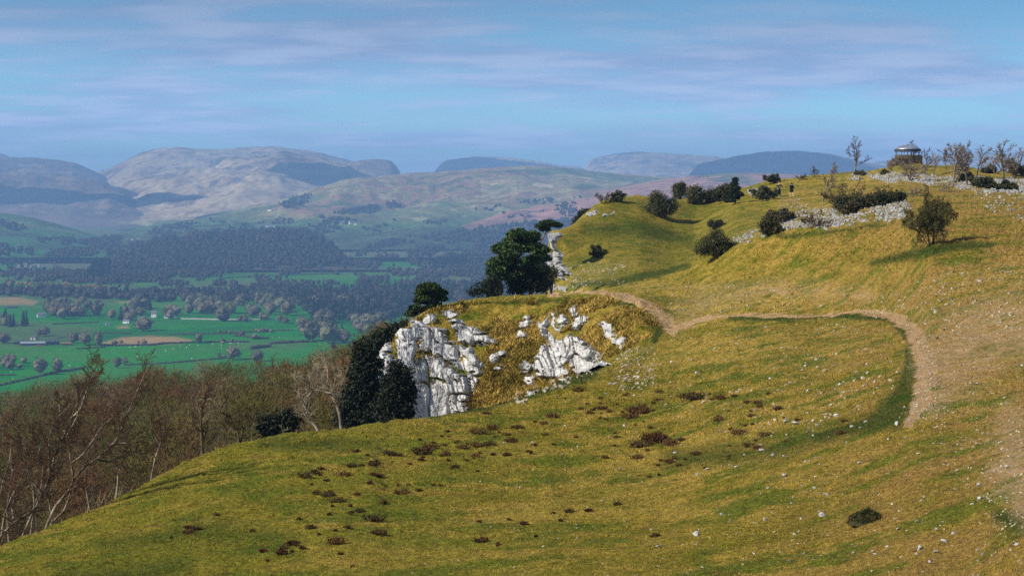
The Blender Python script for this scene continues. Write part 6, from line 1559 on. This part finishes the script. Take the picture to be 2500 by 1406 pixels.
# ------------------------------------------------------------------ the two walkers
def figure(base, face, label, arms, legs, short=False, seed=0, lean=0.0):
    """base: feet; face: heading; skeleton in metres, x right, y forward"""
    e = empty('person', base, face); tag(e, label, 'person')
    H = [(0, 0, .95, .135, .11), (0, .01, 1.12, .14, .10), (0, lean*.5, 1.30, .165, .11), (0, lean, 1.45, .10, .08), (0, lean+.01, 1.53, .052), (0, lean+.03, 1.62, .078, .088), (0, lean+.03, 1.70, .082, .092), (0, lean+.02, 1.765, .05, .055), (0, lean+.125, 1.64, .014)]
    E = [(0, 1), (1, 2), (2, 3), (3, 4), (4, 5), (5, 6), (6, 7), (5, 8)]
    for s in (-1, 1):  # ears
        n = len(H); H.append((s*.085, lean+.03, 1.645, .018)); E.append((5, n))
    ends = []
    for s, (el, wr) in zip((-1, 1), arms):
        n = len(H); H += [(s*.19, lean, 1.42, .06), (el[0], el[1], el[2], .045), (wr[0], wr[1], wr[2], .03)]; E += [(3, n), (n, n+1), (n+1, n+2)]
        el = np.array(el); wr = np.array(wr); d = unit(wr-el); u = unit(np.cross(d, [s, .3, .2])); w_ = np.cross(d, u)
        pm = wr+d*.07; m = len(H); H.append((*pm, .034, .022)); E.append((n+2, m))
        for j, L in enumerate((.065, .08, .075, .06)):
            o_ = (j-1.5)*.019; q0 = pm+d*.03+u*o_; q1 = q0+d*L*.55+w_*.012; q2 = q1+d*L*.4+w_*.025; c = len(H)
            H += [(*q0, .010), (*q1, .009), (*q2, .007)]; E += [(m, c), (c, c+1), (c+1, c+2)]
        c = len(H); t0 = wr+d*.03+u*.03; t1 = t0+d*.03+u*.025; H += [(*t0, .011), (*t1, .008)]; E += [(n+2, c), (c, c+1)]
    for s, (kn, an) in zip((-1, 1), legs):
        n = len(H); H += [(s*.095, 0, .88, .085), (kn[0], kn[1], kn[2], .06), (kn[0]*.5+an[0]*.5, kn[1]*.5+an[1]*.5-.015, kn[2]*.5+an[2]*.5+.03, .055), (an[0], an[1], an[2], .04), (an[0]+s*.02, an[1]+.13, an[2]-.05, .035)]
        E += [(0, n), (n, n+1), (n+1, n+2), (n+2, n+3), (n+3, n+4)]
    link('body', skin_mesh('body', H, E, M['skin'], 2), e)
    return e
def limb(name, pts, mat, e, edges=None, sub=2):
    return link(name, skin_mesh(name, pts, edges or [(i, i+1) for i in range(len(pts)-1)], mat, sub), e)
# facing us, both hands up at the face, dark open jacket over a pale shirt
q = gp(1902, 479.5)
arms = (((-.42, .10, 1.25), (-.17, .30, 1.50)), ((.42, .10, 1.25), (.17, .30, 1.50)))
legs = (((-.12, .03, .50), (-.13, -.02, .09)), ((.13, .10, .50), (.17, .04, .09)))
e = figure(q, math.pi+.15, 'walker facing us with hands raised to the face, dark jacket over pale shirt', arms, legs)
jk = [(0, -.01, .84, .17, .135), (0, -.01, .98, .18, .14), (0, 0, 1.15, .175, .13), (0, 0, 1.32, .20, .135), (0, 0, 1.44, .13, .10)]
limb('shirt', [(0, .055, 1.02, .10, .09), (0, .06, 1.2, .10, .09), (0, .06, 1.36, .10, .085)], M['pale_cloth'], e)
J = list(jk); E_ = [(0, 1), (1, 2), (2, 3), (3, 4)]
for s in (-1, 1):
    n = len(J); J += [(s*.20, 0, 1.41, .085), (s*.42, .10, 1.25, .07), (s*.21, .27, 1.465, .055)]; E_ += [(4, n), (n, n+1), (n+1, n+2)]
limb('jacket', J, M['black'], e, E_)
limb('trousers', [(0, 0, 1.0, .175, .14), (-.10, 0, .84, .14), (-.11, .03, .50, .125), (-.12, -.02, .13, .10), (.10, 0, .84, .14), (.12, .10, .50, .125), (.15, .04, .13, .10)], M['navy'], e, [(0, 1), (1, 2), (2, 3), (0, 4), (4, 5), (5, 6)])
for s, x_, y_ in ((-1, -.14, .0), (1, .18, .06)): limb('boot', [(x_, y_-.05, .07, .05), (x_+s*.01, y_+.06, .045, .05), (x_+s*.02, y_+.16, .035, .04)], M['black'], e)
limb('hair', [(0, .015, 1.745, .115, .11), (0, -.03, 1.69, .115, .095), (0, -.05, 1.60, .08, .06)], M['hair'], e)
for s in (-1, 1): limb('eye', [(s*.032, .112, 1.665, .008), (s*.036, .112, 1.665, .008)], M['black'], e, None, 1)
# walking away, dark blue hooded top, shorts, bare legs
q = gp(1933, 480.5)
arms = (((-.26, -.06, 1.12), (-.20, .16, 1.0)), ((.27, -.10, 1.13), (.24, .10, .98)))
legs = (((-.11, .16, .52), (-.09, .10, .10)), ((.10, .0, .50), (.06, -.30, .22)))
e = figure(q, .5, 'walker seen from behind in navy hooded top, dark shorts and white shoes with bare legs', arms, legs, lean=.06)
J = [(0, -.01, .74, .20, .16), (0, 0, 1.08, .205, .16), (0, .03, 1.30, .215, .16), (0, .06, 1.45, .13, .11), (0, .02, 1.50, .09, .08)]; E_ = [(0, 1), (1, 2), (2, 3), (3, 4)]
for s, el, wr in ((-1, (-.27, -.06, 1.12), (-.20, .15, 1.01)), (1, (.28, -.10, 1.13), (.24, .09, .99))):
    n = len(J); J += [(s*.20, .05, 1.40, .09), (*el, .075), (*wr, .06)]; E_ += [(3, n), (n, n+1), (n+1, n+2)]
limb('hooded_top', J, M['navy'], e, E_)
limb('shorts', [(0, 0, .95, .18, .15), (-.10, .04, .80, .14), (-.11, .14, .54, .13), (.10, 0, .80, .14), (.10, .0, .54, .13)], M['maroon'], e, [(0, 1), (1, 2), (0, 3), (3, 4)])
for s, x_, y_, z_ in ((-1, -.09, .10, .0), (1, .06, -.30, .10)): limb('shoe', [(x_, y_-.04, z_+.07, .045), (x_, y_+.07, z_+.05, .045), (x_, y_+.17, z_+.04, .035)], M['shoe'], e)
limb('hair', [(0, .06, 1.75, .14, .14), (0, .02, 1.67, .15, .13), (0, 0, 1.56, .12, .10)], M['hair_dark'], e)
for s in (-1, 1): limb('eye', [(s*.032, .17, 1.665, .008), (s*.036, .17, 1.665, .008)], M['black'], e, None, 1)

# ------------------------------------------------------------------ air, sky, sun, camera
HAZE_D = 9.6e-5
v, f = boxv(-16000, 16000, -400, 21800, -330, 430)
g = bpy.data.materials.new('haze'); g.use_nodes = True; nt = g.node_tree; nt.nodes.clear()
vol = nt.nodes.new('ShaderNodeVolumePrincipled'); vol.inputs['Color'].default_value = (.31, .57, 1.0, 1); vol.inputs['Density'].default_value = HAZE_D; vol.inputs['Anisotropy'].default_value = 0.0
mo = nt.nodes.new('ShaderNodeOutputMaterial'); nt.links.new(vol.outputs[0], mo.inputs['Volume'])
hz = link('haze', mesh_np('haze', v, np.array([[0, 1, 3, 2], [4, 6, 7, 5], [0, 4, 5, 1], [2, 3, 7, 6], [0, 2, 6, 4], [1, 5, 7, 3]]), g)); tag(hz, 'pale blue air haze over the valley', 'haze', None, 'stuff')

# broken cloud above the frame whose shadows lie on the fells
def make_cloud():
    g = G('cloud', 1.0, 0.0); return g.out((.85, .85, .87))
M['cloud'] = make_cloud()
def cloud(px, Yt, zt, rx, ry, seed):
    t = (1900-zt)/SUN_DIR.z; x = (px-CX)/F*Yt+SUN_DIR.x*t; y = Yt+SUN_DIR.y*t; r = RNG(seed); P = []
    for k in range(9):
        a = r.uniform(0, 6.28); d = r.random()**.6*.7; c = (math.cos(a)*d*rx, math.sin(a)*d*ry, r.uniform(0, 60)); s_ = r.uniform(.35, .6)
        V = IV*(1+.25*fbm(IV[:, 0]*2+k, IV[:, 1]*2+IV[:, 2], 3, seed+k)[:, None])*np.array([rx*s_, ry*s_, 160*s_])+np.array(c); P.append((V, IF))
    V, f = merge(*P); o = link('cloud', mesh_np('cloud', V, f, M['cloud'], True), None, (x, y, 1900)); tag(o, kind='structure')
cloud(170, 9300, -110, 620, 330, 7); cloud(880, 10000, 20, 380, 400, 2); cloud(1890, 11800, 100, 900, 1300, 3); cloud(1170, 15200, 150, 900, 900, 4); cloud(350, 7800, -60, 260, 330, 9)

w = bpy.data.worlds.new('World'); scene.world = w; w.use_nodes = True; nt = w.node_tree
bg = nt.nodes['Background']; bg.inputs['Strength'].default_value = .082
def nn(t, **kw):
    n_ = nt.nodes.new(t)
    for a, b_ in kw.items(): setattr(n_, a, b_)
    return n_
L = nt.links.new
sky = nn('ShaderNodeTexSky', sky_type='NISHITA', sun_disc=False); sky.sun_elevation = SUN_EL; sky.sun_rotation = math.atan2(SUN_VEC.x, SUN_VEC.y) % (2*math.pi)
sky.air_density = 1.0; sky.dust_density = .3; sky.ozone_density = 4.0
tc = nn('ShaderNodeTexCoord'); sep = nn('ShaderNodeSeparateXYZ'); L(tc.outputs['Generated'], sep.inputs[0])
def m_(op, a, b_=None, clamp=False):
    n_ = nn('ShaderNodeMath', operation=op, use_clamp=clamp)
    for i, x in enumerate((a, b_)):
        if x is None: continue
        if isinstance(x, (int, float)): n_.inputs[i].default_value = x
        else: L(x, n_.inputs[i])
    return n_.outputs[0]
den = m_('ADD', m_('MAXIMUM', sep.outputs[2], 0.0), .105)
cx_ = m_('DIVIDE', sep.outputs[0], den); cy_ = m_('DIVIDE', sep.outputs[1], den)
cmb = nn('ShaderNodeCombineXYZ'); L(cx_, cmb.inputs[0]); L(cy_, cmb.inputs[1])
def noise(scale, detail, rough, stretch, off=(0, 0, 0)):
    mp = nn('ShaderNodeMapping'); L(cmb.outputs[0], mp.inputs[0]); mp.inputs['Scale'].default_value = stretch; mp.inputs['Location'].default_value = off
    n_ = nn('ShaderNodeTexNoise'); L(mp.outputs[0], n_.inputs['Vector']); n_.inputs['Scale'].default_value = scale; n_.inputs['Detail'].default_value = detail; n_.inputs['Roughness'].default_value = rough
    return n_.outputs[0]
c1 = noise(1.0, 4, .48, (.75, 1.0, 1), (3.1, 1.7, 0)); c2 = noise(2.4, 4, .5, (1.1, 1.6, 1), (7.3, 2.2, 0))
cl = m_('ADD', m_('MULTIPLY', c1, .68), m_('MULTIPLY', c2, .32))
def mr_(x, a, b_, c=0., d=1.):
    n_ = nn('ShaderNodeMapRange', interpolation_type='SMOOTHSTEP'); L(x, n_.inputs[0])
    for i, y in enumerate((a, b_, c, d)): n_.inputs[i+1].default_value = y
    return n_.outputs[0]
cov = mr_(cl, .38, .60, 0, .95)
tint = nn('ShaderNodeMix', data_type='RGBA', blend_type='MULTIPLY'); tint.inputs[0].default_value = 1.0
L(sky.outputs[0], tint.inputs[6]); tint.inputs[7].default_value = (.47, .77, .98, 1)
cloudc = nn('ShaderNodeMix', data_type='RGBA'); L(mr_(c2, .35, .65), cloudc.inputs[0]); cloudc.inputs[6].default_value = (2.1, 2.75, 4.5, 1); cloudc.inputs[7].default_value = (3.3, 4.0, 5.6, 1)
mx = nn('ShaderNodeMix', data_type='RGBA'); L(cov, mx.inputs[0]); L(tint.outputs[2], mx.inputs[6]); L(cloudc.outputs[2], mx.inputs[7])
hb = nn('ShaderNodeVectorMath', operation='SCALE'); L(mx.outputs[2], hb.inputs[0]); L(mr_(sep.outputs[2], .0, .11, 2.1, .86), hb.inputs['Scale'])
L(hb.outputs[0], bg.inputs[0])

sun = bpy.data.lights.new('sun', 'SUN'); sun.energy = 5.0; sun.angle = rad(.5); sun.color = (1, .93, .80)
so = bpy.data.objects.new('sun', sun); COL.objects.link(so); so.rotation_euler = SUN_DIR.to_track_quat('Z', 'Y').to_euler()

cam = bpy.data.cameras.new('camera'); co = bpy.data.objects.new('camera', cam); COL.objects.link(co)
cam.sensor_width = 36; cam.lens = 36*F/2500; cam.clip_start = .5; cam.clip_end = 60000
PITCH = 'shift'
co.location = (0, 0, 0); co.rotation_euler = (rad(90), 0, 0); cam.shift_y = -(703-HZ)/2500
scene.camera = co

scene.view_settings.view_transform = 'Standard'; scene.view_settings.look = 'None'; scene.view_settings.exposure = .45; scene.view_settings.gamma = 1
scene.render.engine = 'CYCLES'
cy = scene.cycles
cy.max_bounces = 4; cy.diffuse_bounces = 2; cy.glossy_bounces = 1; cy.transmission_bounces = 1; cy.transparent_max_bounces = 4; cy.volume_bounces = 0
cy.use_denoising = False; cy.denoiser = 'OPENIMAGEDENOISE'; cy.denoising_input_passes = 'RGB_ALBEDO_NORMAL'
cy.sample_clamp_indirect = 4
